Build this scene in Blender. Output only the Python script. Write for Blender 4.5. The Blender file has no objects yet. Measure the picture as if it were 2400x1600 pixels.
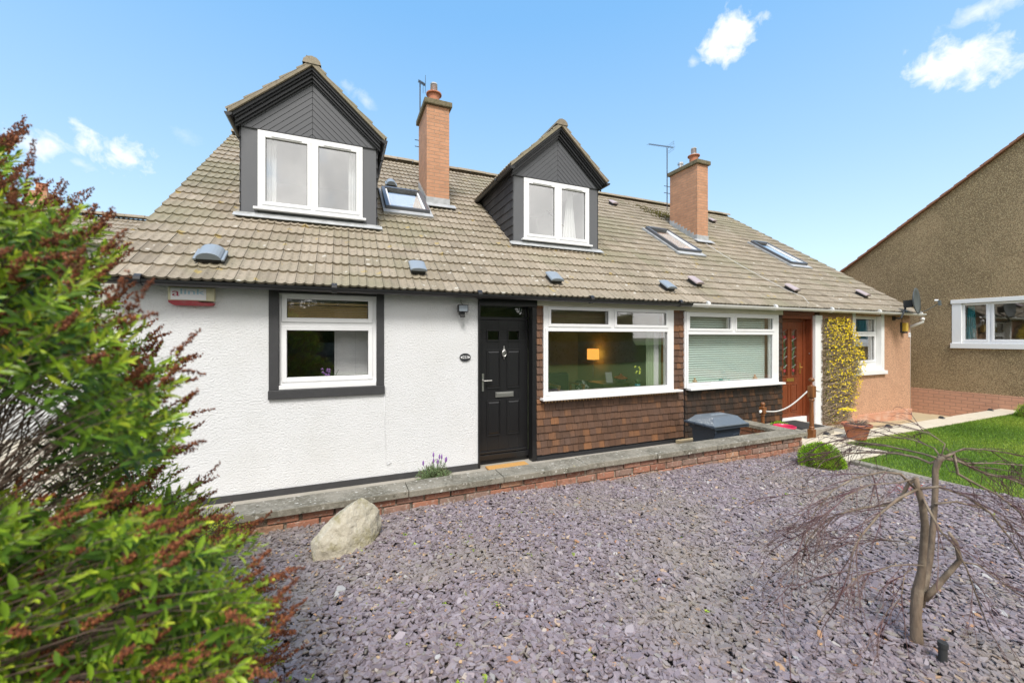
import bpy, bmesh, math, random
import numpy as np
from mathutils import Vector, Matrix
random.seed(7); rng = np.random.default_rng(7)
R = math.radians
SC = bpy.context.scene
COL = SC.collection

# ------------------------------------------------------------------ camera
# The camera stands at the origin of the world; the slate bed lies 1.8 m below it.
YAW = R(23.05)
cam_d = bpy.data.cameras.new('camera'); cam = bpy.data.objects.new('camera', cam_d); COL.objects.link(cam)
cam.location = (0, 0, 0); cam.rotation_euler = (R(90), 0, -YAW)
cam_d.sensor_width = 36; cam_d.lens = 940 / 2400 * 36
cam_d.shift_y = -10 / 2400
cam_d.clip_start = 0.05; cam_d.clip_end = 3000
cam_d.dof.use_dof = True; cam_d.dof.focus_distance = 6.0; cam_d.dof.aperture_fstop = 1.6
SC.camera = cam

# ------------------------------------------------------------------ light and sky
SUN_EL, SUN_AZ = R(54), R(200)      # azimuth clockwise from +Y (the depth of the house)
w = bpy.data.worlds.new('World'); SC.world = w; w.use_nodes = True
nt = w.node_tree; N = nt.nodes; L = nt.links; N.clear()
out = N.new('ShaderNodeOutputWorld'); bg = N.new('ShaderNodeBackground')
sky = N.new('ShaderNodeTexSky'); sky.sky_type = 'NISHITA'; sky.sun_disc = False
sky.sun_elevation = SUN_EL; sky.sun_rotation = SUN_AZ
sky.air_density = 1.0; sky.dust_density = 0.6; sky.ozone_density = 1.4
bg.inputs['Strength'].default_value = 0.15
hs = N.new('ShaderNodeHueSaturation'); hs.inputs['Saturation'].default_value = 1.0; hs.inputs['Value'].default_value = 1.2
L.new(sky.outputs[0], hs.inputs['Color'])
tc = N.new('ShaderNodeTexCoord')
# the physical sky blended with the clear spring blue of the day, pale at the horizon
sepz = N.new('ShaderNodeSeparateXYZ'); L.new(tc.outputs['Generated'], sepz.inputs[0]); blue = N.new('ShaderNodeValToRGB'); L.new(sepz.outputs[2], blue.inputs[0])
be = blue.color_ramp.elements; SKYC = [(0, (2.35,2.9,3.25)), (.16, (2.05,2.75,3.25)), (.35, (1.40,2.35,3.25)), (.62, (.72,1.85,3.3)), (1, (.45,1.4,3.0))]
be[0].position = 0; be[0].color = (*[q/4 for q in SKYC[0][1]], 1); be[1].position = 1; be[1].color = (*[q/4 for q in SKYC[-1][1]], 1)
for p_, c_ in SKYC[1:-1]: e_ = be.new(p_); e_.color = (*[q/4 for q in c_], 1)
x4 = N.new('ShaderNodeVectorMath'); x4.operation = 'SCALE'; x4.inputs['Scale'].default_value = 4.0; L.new(blue.outputs[0], x4.inputs[0])
skm = N.new('ShaderNodeMix'); skm.data_type = 'RGBA'; skm.inputs['Factor'].default_value = .75; L.new(hs.outputs[0], skm.inputs['A']); L.new(x4.outputs[0], skm.inputs['B'])
def wmath(op, a, b=None, c=None, clamp=False):
    n = N.new('ShaderNodeMath'); n.operation = op; n.use_clamp = clamp
    for i, v in enumerate((a, b, c)):
        if v is None: continue
        if isinstance(v, (int, float)): n.inputs[i].default_value = v
        else: L.new(v, n.inputs[i])
    return n.outputs[0]
def wdot(v):
    n = N.new('ShaderNodeVectorMath'); n.operation = 'DOT_PRODUCT'
    L.new(tc.outputs['Generated'], n.inputs[0]); n.inputs[1].default_value = v
    return n.outputs['Value']
def noise_w(scale, detail=6, dist=0.0):
    n = N.new('ShaderNodeTexNoise'); n.inputs['Scale'].default_value = scale; n.inputs['Detail'].default_value = detail
    n.inputs['Distortion'].default_value = dist; n.inputs['Roughness'].default_value = 0.6
    L.new(tc.outputs['Generated'], n.inputs['Vector']); return n.outputs['Fac']
n1 = noise_w(9, 7, .3); n2 = noise_w(38, 9, .35)
def skydir(px, py):
    u = (px - 1200) / 940; v = (790 - py) / 940
    return Vector((u*math.cos(YAW) + math.sin(YAW), math.cos(YAW) - u*math.sin(YAW), v))
mask = None
# soft fair-weather clouds: centre direction, half width, half height, strength
for (px, py, hw, hh, st, tilt) in [(1715, 85, 72, 42, 1.0, .3), (2245, 145, 115, 56, 1.0, -.08), (268, 358, 75, 45, 1.1, -.25),
                        (90, 338, 75, 42, .75, -.1), (2330, 12, 90, 30, .55, 0), (855, 235, 45, 18, .35, -.5), (430, 315, 40, 20, .18, -.3),
                        (1625, 145, 16, 14, .4, 0), (190, 385, 30, 15, .4, -.2)]:
    c = skydir(px, py); Lc = c.length; c = c.normalized()
    t = Vector((0, 0, 1)).cross(c); t = -t.normalized(); s = c.cross(t); s = -s if s.z < 0 else s
    t, s = t*math.cos(tilt) + s*math.sin(tilt), s*math.cos(tilt) - t*math.sin(tilt)
    a = hw / 940 / Lc; b = hh / 940 / Lc
    x = wmath('DIVIDE', wdot(t), a); y = wmath('DIVIDE', wdot(s), b)
    r = wmath('SQRT', wmath('ADD', wmath('MULTIPLY', x, x), wmath('MULTIPLY', y, y)))
    m = wmath('SUBTRACT', 1.0, r)
    m = wmath('ADD', m, wmath('MULTIPLY', wmath('SUBTRACT', n1, .5), 2.6))
    m = wmath('ADD', m, wmath('MULTIPLY', wmath('SUBTRACT', n2, .5), 2.4))
    m = wmath('MULTIPLY', m, 1.0, clamp=True)
    front = wmath('GREATER_THAN', wdot(c), .8)
    m = wmath('MULTIPLY', wmath('MULTIPLY', m, front), st, clamp=True)
    mask = m if mask is None else wmath('MAXIMUM', mask, m)
# the half of the sky behind the photographer is mostly cloud
back = N.new('ShaderNodeMapRange'); back.interpolation_type = 'SMOOTHSTEP'
L.new(wdot((0, -1, 0)), back.inputs['Value']); back.inputs['From Min'].default_value = 0.05; back.inputs['From Max'].default_value = .45
n3 = noise_w(2.3, 7, .4)
bc = N.new('ShaderNodeMapRange'); bc.interpolation_type = 'SMOOTHSTEP'; L.new(n3, bc.inputs['Value'])
bc.inputs['From Min'].default_value = .24; bc.inputs['From Max'].default_value = .46
bcm = wmath('MULTIPLY', back.outputs[0], bc.outputs[0])
cl_front = N.new('ShaderNodeMix'); cl_front.data_type = 'RGBA'
L.new(mask, cl_front.inputs['Factor']); L.new(skm.outputs['Result'], cl_front.inputs['A']); cl_front.inputs['B'].default_value = (4.2, 4.2, 4.2, 1)
cl_back = N.new('ShaderNodeMix'); cl_back.data_type = 'RGBA'
L.new(bcm, cl_back.inputs['Factor']); L.new(cl_front.outputs['Result'], cl_back.inputs['A'])
cr = N.new('ShaderNodeMix'); cr.data_type = 'RGBA'; L.new(n1, cr.inputs['Factor'])
cr.inputs['A'].default_value = (2.6, 2.62, 2.65, 1); cr.inputs['B'].default_value = (7.2, 7.0, 6.7, 1)
L.new(cr.outputs['Result'], cl_back.inputs['B'])
L.new(cl_back.outputs['Result'], bg.inputs['Color']); L.new(bg.outputs[0], out.inputs['Surface'])

sd = bpy.data.lights.new('sun', 'SUN'); sd.energy = 1.95; sd.angle = R(16); sd.color = (1, .965, .925)
so = bpy.data.objects.new('sun', sd); COL.objects.link(so)
dirv = Vector((math.sin(SUN_AZ)*math.cos(SUN_EL), math.cos(SUN_AZ)*math.cos(SUN_EL), math.sin(SUN_EL)))
so.rotation_euler = dirv.to_track_quat('Z', 'Y').to_euler(); so.location = (0, -8, 20)
vs = SC.view_settings; vs.view_transform = 'Standard'; vs.look = 'None'; vs.exposure = 1.0; vs.gamma = 1

# ------------------------------------------------------------------ object helpers
def tag(o, label=None, cat=None, group=None, kind=None):
    if label: o['label'] = label
    if cat: o['category'] = cat
    if group: o['group'] = group
    if kind: o['kind'] = kind
    return o
def empty(name, loc, label=None, cat=None, group=None):
    o = bpy.data.objects.new(name, None); COL.objects.link(o); o.location = loc; o.empty_display_size = .2
    return tag(o, label, cat, group)
def world_loc(o):
    v = Vector(o.location)
    while o.parent: o = o.parent; v += Vector(o.location)
    return v
class MB:
    def __init__(s): s.v = []; s.f = []; s.m = []
    def add(s, vs, fs, mi=0):
        b = len(s.v); s.v += [tuple(p) for p in vs]; s.f += [tuple(i + b for i in f) for f in fs]; s.m += [mi]*len(fs)
    def box(s, x0, x1, y0, y1, z0, z1, mi=0):
        s.add([(x0,y0,z0),(x1,y0,z0),(x1,y1,z0),(x0,y1,z0),(x0,y0,z1),(x1,y0,z1),(x1,y1,z1),(x0,y1,z1)],
              [(0,3,2,1),(4,5,6,7),(0,1,5,4),(1,2,6,5),(2,3,7,6),(3,0,4,7)], mi)
    def obox(s, c, ax, ay, az, mi=0):
        c, ax, ay, az = map(Vector, (c, ax, ay, az))
        p = [c-ax-ay-az, c+ax-ay-az, c+ax+ay-az, c-ax+ay-az, c-ax-ay+az, c+ax-ay+az, c+ax+ay+az, c-ax+ay+az]
        s.add(p, [(0,3,2,1),(4,5,6,7),(0,1,5,4),(1,2,6,5),(2,3,7,6),(3,0,4,7)], mi)
    def prism(s, poly, d, mi=0):   # poly: list of 3-D points (CCW seen from -d), extruded by vector d
        n = len(poly); d = Vector(d); a = [Vector(p) for p in poly]
        s.add(a + [p + d for p in a], [tuple(range(n))] + [tuple(range(2*n-1, n-1, -1))] + [(i, i+n, (i+1) % n + n, (i+1) % n) for i in range(n)], mi)
    def tube(s, pts, r, n=8, mi=0, cap=True):
        pts = [Vector(p) for p in pts]; rs = r if isinstance(r, (list, tuple)) else [r]*len(pts)
        vs = []; up = None
        for i, p in enumerate(pts):
            t = (pts[min(i+1, len(pts)-1)] - pts[max(i-1, 0)])
            t = t.normalized() if t.length > 1e-9 else Vector((0,0,1))
            if up is None: up = Vector((0,0,1)) if abs(t.z) < .9 else Vector((1,0,0))
            a = t.cross(up); a = a.normalized() if a.length > 1e-6 else Vector((1,0,0)); b = a.cross(t)
            up = b
            for k in range(n):
                q = 2*math.pi*k/n; vs.append(p + a*math.cos(q)*rs[i] + b*math.sin(q)*rs[i])
        fs = [(i*n+k, i*n+(k+1) % n, (i+1)*n+(k+1) % n, (i+1)*n+k) for i in range(len(pts)-1) for k in range(n)]
        if cap: fs += [tuple(range(n-1, -1, -1)), tuple(range((len(pts)-1)*n, len(pts)*n))]
        s.add(vs, fs, mi)
    def lathe(s, c, prof, n=20, mi=0, axis='Z', sx=1, sy=1):  # prof: (radius, height)
        c = Vector(c); vs = []
        for (r, h) in prof:
            for k in range(n):
                q = 2*math.pi*k/n; p = (r*math.cos(q)*sx, r*math.sin(q)*sy, h)
                if axis == 'Y': p = (p[0], -p[2], p[1])
                if axis == 'X': p = (p[2], p[0], p[1])
                vs.append(c + Vector(p))
        m = len(prof)
        fs = [(i*n+k, i*n+(k+1) % n, (i+1)*n+(k+1) % n, (i+1)*n+k) for i in range(m-1) for k in range(n)]
        fs += [tuple(range(n-1, -1, -1)), tuple(range((m-1)*n, m*n))]
        s.add(vs, fs, mi)
    def quad(s, a, b, c, d, mi=0): s.add([a, b, c, d], [(0,1,2,3)], mi)
    def build(s, name, mats, parent=None, smooth=False, bevel=0, **kw):
        me = bpy.data.meshes.new(name)
        off = world_loc(parent) if parent else Vector((0,0,0))
        me.from_pydata([tuple(Vector(p) - off) for p in s.v], [], s.f)
        for m in (mats if isinstance(mats, (list, tuple)) else [mats]): me.materials.append(m)
        if any(s.m): me.polygons.foreach_set('material_index', s.m)
        if smooth: me.polygons.foreach_set('use_smooth', [True]*len(s.f))
        bm = bmesh.new(); bm.from_mesh(me); bmesh.ops.recalc_face_normals(bm, faces=bm.faces); bm.to_mesh(me); bm.free()
        o = bpy.data.objects.new(name, me); COL.objects.link(o)
        if parent: o.parent = parent
        if bevel:
            b = o.modifiers.new('bevel', 'BEVEL'); b.width = bevel; b.segments = 2; b.limit_method = 'ANGLE'; b.angle_limit = R(40)
        return tag(o, **kw)
def np_mesh(name, verts, loops, starts, totals, mats, parent=None, attr=None, smooth=False, **kw):
    me = bpy.data.meshes.new(name); off = np.array(world_loc(parent)) if parent else np.zeros(3)
    verts = np.asarray(verts, dtype=np.float32) - off.astype(np.float32)
    me.vertices.add(len(verts)); me.vertices.foreach_set('co', verts.ravel())
    me.loops.add(len(loops)); me.loops.foreach_set('vertex_index', np.asarray(loops, dtype=np.int32))
    me.polygons.add(len(starts)); me.polygons.foreach_set('loop_start', np.asarray(starts, dtype=np.int32))
    me.polygons.foreach_set('loop_total', np.asarray(totals, dtype=np.int32))
    if smooth: me.polygons.foreach_set('use_smooth', np.ones(len(starts), dtype=bool))
    me.update(calc_edges=True); me.validate()
    if not smooth: me.shade_flat()
    for m in (mats if isinstance(mats, (list, tuple)) else [mats]): me.materials.append(m)
    if attr is not None:
        a = me.attributes.new('tint', 'FLOAT', 'POINT'); a.data.foreach_set('value', np.asarray(attr, dtype=np.float32))
    o = bpy.data.objects.new(name, me); COL.objects.link(o)
    if parent: o.parent = parent
    return tag(o, **kw)
def np_poly(name, tmpl_v, tmpl_f, xf_v, mats, **kw):
    """xf_v: (n, k, 3) vertices of n copies of a template whose faces are tmpl_f"""
    n, k, _ = xf_v.shape
    loops = np.concatenate([np.array(f) for f in tmpl_f]); tot = np.array([len(f) for f in tmpl_f])
    L_ = (loops[None, :] + (np.arange(n)*k)[:, None]).ravel()
    T = np.tile(tot, n); S = np.concatenate([[0], np.cumsum(T)[:-1]])
    return np_mesh(name, xf_v.reshape(-1, 3), L_, S, T, mats, **kw)
def copy_tree(o, parent=None):
    c = o.copy(); COL.objects.link(c)
    if parent: c.parent = parent
    for ch in list(o.children): copy_tree(ch, c)
    return c

# measured pixel (2400 x 1600 frame) -> point on a real plane of the place
CA, SA = math.cos(YAW), math.sin(YAW)
def ray(px, py):
    u = (px - 1200)/940; v = (790 - py)/940
    return Vector((u*CA + SA, CA - u*SA, v))
def onY(px, py, Y): r = ray(px, py); return r*(Y/r.y)
def onZ(px, py, Z): r = ray(px, py); return r*(Z/r.z)
def onX(px, py, X): r = ray(px, py); return r*(X/r.x)
def atD(px, py, d): return ray(px, py)*d
RY0, RZ0, RS = 5.48, 0.67, 0.718        # eaves line and slope of the main roof
def roofZ(Y): return RZ0 + RS*(Y - RY0)
def onRoof(px, py):
    r = ray(px, py); d = (RZ0 - RS*RY0)/(r.z - RS*r.y); return r*d

# ------------------------------------------------------------------ materials
def mat(name, color=(.5,.5,.5), rough=.6, metal=0, bump=None, var=None, island=None, spec=None, emit=None, extra=None, coords='Object'):
    """bump=(scale,strength,dist); var=[(scale,detail,lo,hi,color,amount)...]; island=(list of (pos,color))"""
    m = bpy.data.materials.new(name); m.use_nodes = True; t = m.node_tree; n = t.nodes; l = t.links
    b = n['Principled BSDF']; b.inputs['Roughness'].default_value = rough; b.inputs['Metallic'].default_value = metal
    if spec is not None: b.inputs['Specular IOR Level'].default_value = spec
    co = n.new('ShaderNodeTexCoord'); vec = co.outputs[coords]
    cur = None
    if island:
        g = n.new('ShaderNodeNewGeometry'); cr = n.new('ShaderNodeValToRGB'); l.new(g.outputs['Random Per Island'], cr.inputs[0])
        e = cr.color_ramp.elements
        while len(e) > 1: e.remove(e[-1])
        e[0].position = island[0][0]; e[0].color = (*island[0][1], 1)
        for p, c in island[1:]: q = e.new(p); q.color = (*c, 1)
        cur = cr.outputs[0]
    else:
        rgb = n.new('ShaderNodeRGB'); rgb.outputs[0].default_value = (*color, 1); cur = rgb.outputs[0]
    for (sc, det, lo, hi, c, am) in (var or []):
        no = n.new('ShaderNodeTexNoise'); l.new(vec, no.inputs['Vector']); no.inputs['Detail'].default_value = det
        no.inputs['Roughness'].default_value = .62
        if isinstance(sc, tuple):
            mp = n.new('ShaderNodeMapping'); l.new(vec, mp.inputs[0]); mp.inputs['Scale'].default_value = sc; l.new(mp.outputs[0], no.inputs['Vector']); no.inputs['Scale'].default_value = 1
        else: no.inputs['Scale'].default_value = sc
        mr = n.new('ShaderNodeMapRange'); l.new(no.outputs['Fac'], mr.inputs[0])
        mr.inputs['From Min'].default_value = lo; mr.inputs['From Max'].default_value = hi; mr.inputs['To Max'].default_value = am
        mx = n.new('ShaderNodeMix'); mx.data_type = 'RGBA'; l.new(mr.outputs[0], mx.inputs['Factor']); l.new(cur, mx.inputs['A'])
        mx.inputs['B'].default_value = (*c, 1); cur = mx.outputs['Result']
    if extra: cur = extra(n, l, vec, cur, b)
    l.new(cur, b.inputs['Base Color'])
    if bump:
        bl = bump if isinstance(bump, list) else [bump]; prev = None
        for (sc, st, ds) in bl:
            no = n.new('ShaderNodeTexNoise'); l.new(vec, no.inputs['Vector']); no.inputs['Detail'].default_value = 4
            if isinstance(sc, tuple):
                mp = n.new('ShaderNodeMapping'); l.new(vec, mp.inputs[0]); mp.inputs['Scale'].default_value = sc; l.new(mp.outputs[0], no.inputs['Vector']); no.inputs['Scale'].default_value = 1
            else: no.inputs['Scale'].default_value = sc
            bp = n.new('ShaderNodeBump'); bp.inputs['Strength'].default_value = st; bp.inputs['Distance'].default_value = ds
            l.new(no.outputs['Fac'], bp.inputs['Height'])
            if prev: l.new(prev, bp.inputs['Normal'])
            prev = bp.outputs[0]
        l.new(prev, b.inputs['Normal'])
    if emit: b.inputs['Emission Color'].default_value = (*emit[0], 1); b.inputs['Emission Strength'].default_value = emit[1]
    return m
def brick_extra(c1, c2, mortar, bw=.225, bh=.075, ms=.008, bias=0, bumpd=.006):
    def f(n, l, vec, cur, b):
        sp = n.new('ShaderNodeSeparateXYZ'); l.new(vec, sp.inputs[0])
        ad = n.new('ShaderNodeMath'); ad.operation = 'ADD'; l.new(sp.outputs[0], ad.inputs[0]); l.new(sp.outputs[1], ad.inputs[1])
        cb = n.new('ShaderNodeCombineXYZ'); l.new(ad.outputs[0], cb.inputs[0]); l.new(sp.outputs[2], cb.inputs[1])
        br = n.new('ShaderNodeTexBrick'); l.new(cb.outputs[0], br.inputs['Vector']); br.inputs['Scale'].default_value = 1
        br.inputs['Brick Width'].default_value = bw; br.inputs['Row Height'].default_value = bh
        br.inputs['Mortar Size'].default_value = ms; br.inputs['Mortar Smooth'].default_value = .3; br.inputs['Bias'].default_value = bias
        br.inputs['Color1'].default_value = (*c1, 1); br.inputs['Color2'].default_value = (*c2, 1); br.inputs['Mortar'].default_value = (*mortar, 1)
        mx = n.new('ShaderNodeMix'); mx.data_type = 'RGBA'; mx.inputs['Factor'].default_value = .35
        l.new(br.outputs['Color'], mx.inputs['A']); l.new(cur, mx.inputs['B'])
        bp = n.new('ShaderNodeBump'); bp.inputs['Strength'].default_value = .8; bp.inputs['Distance'].default_value = bumpd; bp.invert = True
        l.new(br.outputs['Fac'], bp.inputs['Height']); l.new(bp.outputs[0], b.inputs['Normal'])
        return mx.outputs['Result']
    return f
def speckle(scale, lo, hi, dark, light=None, detail=2):
    def f(n, l, vec, cur, b):
        vo = n.new('ShaderNodeTexVoronoi'); vo.inputs['Scale'].default_value = scale; l.new(vec, vo.inputs['Vector'])
        sp = n.new('ShaderNodeSeparateColor'); l.new(vo.outputs['Color'], sp.inputs[0])
        mr = n.new('ShaderNodeMapRange'); l.new(sp.outputs[0], mr.inputs[0]); mr.inputs['From Min'].default_value = lo; mr.inputs['From Max'].default_value = hi
        mx = n.new('ShaderNodeMix'); mx.data_type = 'RGBA'; l.new(mr.outputs[0], mx.inputs['Factor']); l.new(cur, mx.inputs['A']); mx.inputs['B'].default_value = (*dark, 1)
        o = mx.outputs['Result']
        if light:
            m2 = n.new('ShaderNodeMapRange'); l.new(sp.outputs[1], m2.inputs[0]); m2.inputs['From Min'].default_value = .72; m2.inputs['From Max'].default_value = .8
            x2 = n.new('ShaderNodeMix'); x2.data_type = 'RGBA'; l.new(m2.outputs[0], x2.inputs['Factor']); l.new(o, x2.inputs['A']); x2.inputs['B'].default_value = (*light, 1)
            o = x2.outputs['Result']
        bp = n.new('ShaderNodeBump'); bp.inputs['Strength'].default_value = .7; bp.inputs['Distance'].default_value = .006
        l.new(vo.outputs['Distance'], bp.inputs['Height']); bp.invert = True; l.new(bp.outputs[0], b.inputs['Normal'])
        return o
    return f
M = {}
def top_edge_band(color, z0, z1, amount):   # blends the colour in towards the top of a wall, edge shaped by noise
    def f(n, l, vec, cur, b):
        sp = n.new('ShaderNodeSeparateXYZ'); l.new(vec, sp.inputs[0])
        no = n.new('ShaderNodeTexNoise'); no.inputs['Scale'].default_value = 5; no.inputs['Detail'].default_value = 6; l.new(vec, no.inputs['Vector'])
        a = n.new('ShaderNodeMath'); a.operation = 'MULTIPLY_ADD'; l.new(no.outputs['Fac'], a.inputs[0]); a.inputs[1].default_value = .12; l.new(sp.outputs[2], a.inputs[2])
        mr = n.new('ShaderNodeMapRange'); l.new(a.outputs[0], mr.inputs[0]); mr.inputs['From Min'].default_value = z0; mr.inputs['From Max'].default_value = z1; mr.inputs['To Max'].default_value = amount
        mx = n.new('ShaderNodeMix'); mx.data_type = 'RGBA'; l.new(mr.outputs[0], mx.inputs['Factor']); l.new(cur, mx.inputs['A']); mx.inputs['B'].default_value = (*color, 1)
        return mx.outputs['Result']
    return f
M['white_render'] = mat('white_harling', (.715,.72,.725), .92, bump=[(52, .9, .016), (120, .7, .009)], var=[(1.3,6,.45,.7,(.63,.63,.61),.5),(.5,5,.5,.7,(.66,.65,.62),.4)], extra=top_edge_band((.33,.32,.26), 2.56, 2.63, .8))
M['black_paint'] = mat('black_masonry_paint', (.042,.042,.044), .55, bump=(70, .5, .004), var=[(9,5,.5,.7,(.06,.06,.062),.5)])
M['black_gloss'] = mat('black_gloss_door', (.012,.012,.013), .32, bump=((25,25,220), .12, .001))
M['black_plastic'] = mat('black_gutter_plastic', (.018,.018,.02), .35)
M['white_gutter'] = mat('white_gutter_plastic', (.74,.73,.70), .4, var=[(6,5,.5,.75,(.55,.52,.44),.5)])
M['upvc'] = mat('white_window_plastic', (.80,.80,.80), .3, var=[(3,3,.5,.8,(.72,.71,.68),.4)])
M['grey_panel'] = mat('charcoal_painted_board', (.105,.108,.115), .5, bump=((30,30,3), .15, .002), var=[((14,14,2),5,.45,.7,(.12,.122,.125),.5)])
M['grey_board'] = mat('charcoal_boarding', (.080,.083,.090), .5, bump=((8,30,30), .15, .002), var=[((3,14,14),5,.5,.7,(.09,.092,.098),.45)])
M['black_trim'] = mat('black_trim_paint', (.022,.023,.026), .4)
M['slate'] = mat('dark_slate_hanging', rough=.6, island=[(0,(.028,.029,.033)),(.5,(.04,.041,.046)),(1,(.055,.055,.06))], var=[(14,4,.55,.75,(.09,.09,.085),.4)])
def lichen(n, l, vec, cur, b):
    def spots(scale, thr, col, am, seed):
        mp = n.new('ShaderNodeMapping'); mp.inputs['Location'].default_value = (seed, seed*.7, 0); l.new(vec, mp.inputs[0])
        vo = n.new('ShaderNodeTexVoronoi'); vo.inputs['Scale'].default_value = scale; l.new(mp.outputs[0], vo.inputs['Vector'])
        sp = n.new('ShaderNodeSeparateColor'); l.new(vo.outputs['Color'], sp.inputs[0])
        no = n.new('ShaderNodeTexNoise'); no.inputs['Scale'].default_value = scale*5; l.new(vec, no.inputs['Vector'])
        rad = n.new('ShaderNodeMath'); rad.operation = 'MULTIPLY_ADD'; l.new(no.outputs['Fac'], rad.inputs[0]); rad.inputs[1].default_value = .5; l.new(vo.outputs['Distance'], rad.inputs[2])
        less = n.new('ShaderNodeMapRange'); l.new(rad.outputs[0], less.inputs[0]); less.inputs['From Min'].default_value = .48; less.inputs['From Max'].default_value = .42; less.inputs['To Min'].default_value = 0; less.inputs['To Max'].default_value = 1
        ch = n.new('ShaderNodeMath'); ch.operation = 'GREATER_THAN'; l.new(sp.outputs[0], ch.inputs[0]); ch.inputs[1].default_value = thr
        mu = n.new('ShaderNodeMath'); mu.operation = 'MULTIPLY'; l.new(less.outputs[0], mu.inputs[0]); l.new(ch.outputs[0], mu.inputs[1])
        m2 = n.new('ShaderNodeMath'); m2.operation = 'MULTIPLY'; l.new(mu.outputs[0], m2.inputs[0]); m2.inputs[1].default_value = am
        mx = n.new('ShaderNodeMix'); mx.data_type = 'RGBA'; l.new(m2.outputs[0], mx.inputs['Factor']); l.new(f.cur, mx.inputs['A']); mx.inputs['B'].default_value = (*col, 1)
        f.cur = mx.outputs['Result']
    class f: pass
    f.cur = cur
    spots(7, .82, (.55,.52,.45), .7, 1.3); spots(5, .88, (.42,.30,.07), .55, 4.1); spots(16, .8, (.10,.095,.07), .6, 2.2)
    return f.cur
def coping_spots(n, l, vec, cur, b):
    for (sc, thr, rad, col, am) in ((13, .74, .27, (.55,.53,.47), .75), (26, .78, .32, (.52,.50,.44), .7), (6, .9, .22, (.40,.33,.10), .6), (18, .85, .35, (.08,.075,.055), .7)):
        vo = n.new('ShaderNodeTexVoronoi'); vo.inputs['Scale'].default_value = sc; l.new(vec, vo.inputs['Vector'])
        sp = n.new('ShaderNodeSeparateColor'); l.new(vo.outputs['Color'], sp.inputs[0])
        no = n.new('ShaderNodeTexNoise'); no.inputs['Scale'].default_value = sc*4; l.new(vec, no.inputs['Vector'])
        ra = n.new('ShaderNodeMath'); ra.operation = 'MULTIPLY_ADD'; l.new(no.outputs['Fac'], ra.inputs[0]); ra.inputs[1].default_value = .4; l.new(vo.outputs['Distance'], ra.inputs[2])
        ls = n.new('ShaderNodeMath'); ls.operation = 'LESS_THAN'; l.new(ra.outputs[0], ls.inputs[0]); ls.inputs[1].default_value = rad + .12
        ch = n.new('ShaderNodeMath'); ch.operation = 'GREATER_THAN'; l.new(sp.outputs[0], ch.inputs[0]); ch.inputs[1].default_value = thr
        mu = n.new('ShaderNodeMath'); mu.operation = 'MULTIPLY'; l.new(ls.outputs[0], mu.inputs[0]); l.new(ch.outputs[0], mu.inputs[1])
        m2 = n.new('ShaderNodeMath'); m2.operation = 'MULTIPLY'; l.new(mu.outputs[0], m2.inputs[0]); m2.inputs[1].default_value = am
        mx = n.new('ShaderNodeMix'); mx.data_type = 'RGBA'; l.new(m2.outputs[0], mx.inputs['Factor']); l.new(cur, mx.inputs['A']); mx.inputs['B'].default_value = (*col, 1); cur = mx.outputs['Result']
    return cur
M['tile'] = mat('weathered_concrete_tile', rough=.88, island=[(0,(.225,.185,.135)),(.25,(.30,.25,.185)),(.55,(.335,.28,.21)),(.8,(.27,.225,.16)),(1,(.38,.32,.245))],
    var=[(1.1,5,.45,.7,(.19,.165,.11),.45), (22,5,.5,.68,(.15,.12,.08),.55),(.55,4,.48,.62,(.23,.215,.13),.5), (70,3,.55,.72,(.42,.375,.29),.5)], bump=(140,.5,.004), extra=lichen)
M['tile_under'] = mat('dark_roof_felt', (.05,.045,.035), .95)  # boarding felt below the tiles, one even dark brown
M['red_verge'] = mat('red_clay_verge', (.30,.13,.07), .8, var=[(12,5,.4,.7,(.2,.1,.06),.6)])
M['chim_brick'] = mat('orange_chimney_brick', (.56,.32,.19), .9, var=[(5,6,.42,.62,(.30,.19,.12),.8),(45,3,.5,.7,(.60,.36,.21),.6)], extra=brick_extra((.56,.27,.15),(.44,.21,.115),(.34,.23,.16), .225,.075,.008))
M['wall_brick'] = mat('terracotta_base_brick', (.62,.36,.25), .9, var=[(3,5,.4,.7,(.36,.2,.13),.6)], extra=brick_extra((.60,.31,.20),(.52,.27,.17),(.34,.20,.13), .225,.095,.010))
M['lead'] = mat('lead_flashing', (.36,.37,.37), .6, metal=.1, var=[(9,4,.4,.7,(.56,.57,.58),.7)])
M['cap'] = mat('mossy_concrete_cap', (.17,.14,.085), .95, bump=(60,.8,.008), var=[(14,5,.45,.65,(.09,.085,.04),.8),(40,3,.6,.7,(.35,.31,.22),.5)])
M['terracotta'] = mat('terracotta', (.44,.16,.085), .8, var=[(8,5,.45,.7,(.5,.25,.15),.6)])
M['steel'] = mat('flue_steel', (.6,.6,.6), .3, metal=1)
M['pink'] = mat('pink_roughcast', (.62,.365,.23), .95, var=[(2,5,.45,.7,(.47,.26,.155),.5),(9,4,.5,.7,(.62,.36,.22),.4)], extra=speckle(95,.70,.8,(.30,.18,.12)))
M['pink_plinth'] = mat('pink_smooth_plinth', (.55,.28,.18), .9, var=[(3,6,.45,.62,(.60,.40,.30),.8)], bump=(30,.4,.004))
M['tan'] = mat('brown_roughcast', (.35,.25,.14), .97, var=[(.7,7,.42,.56,(.19,.135,.07),.8),(3.5,5,.5,.7,(.33,.245,.13),.5)], extra=speckle(90,.55,.7,(.17,.12,.065),(.44,.34,.19)))
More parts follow.
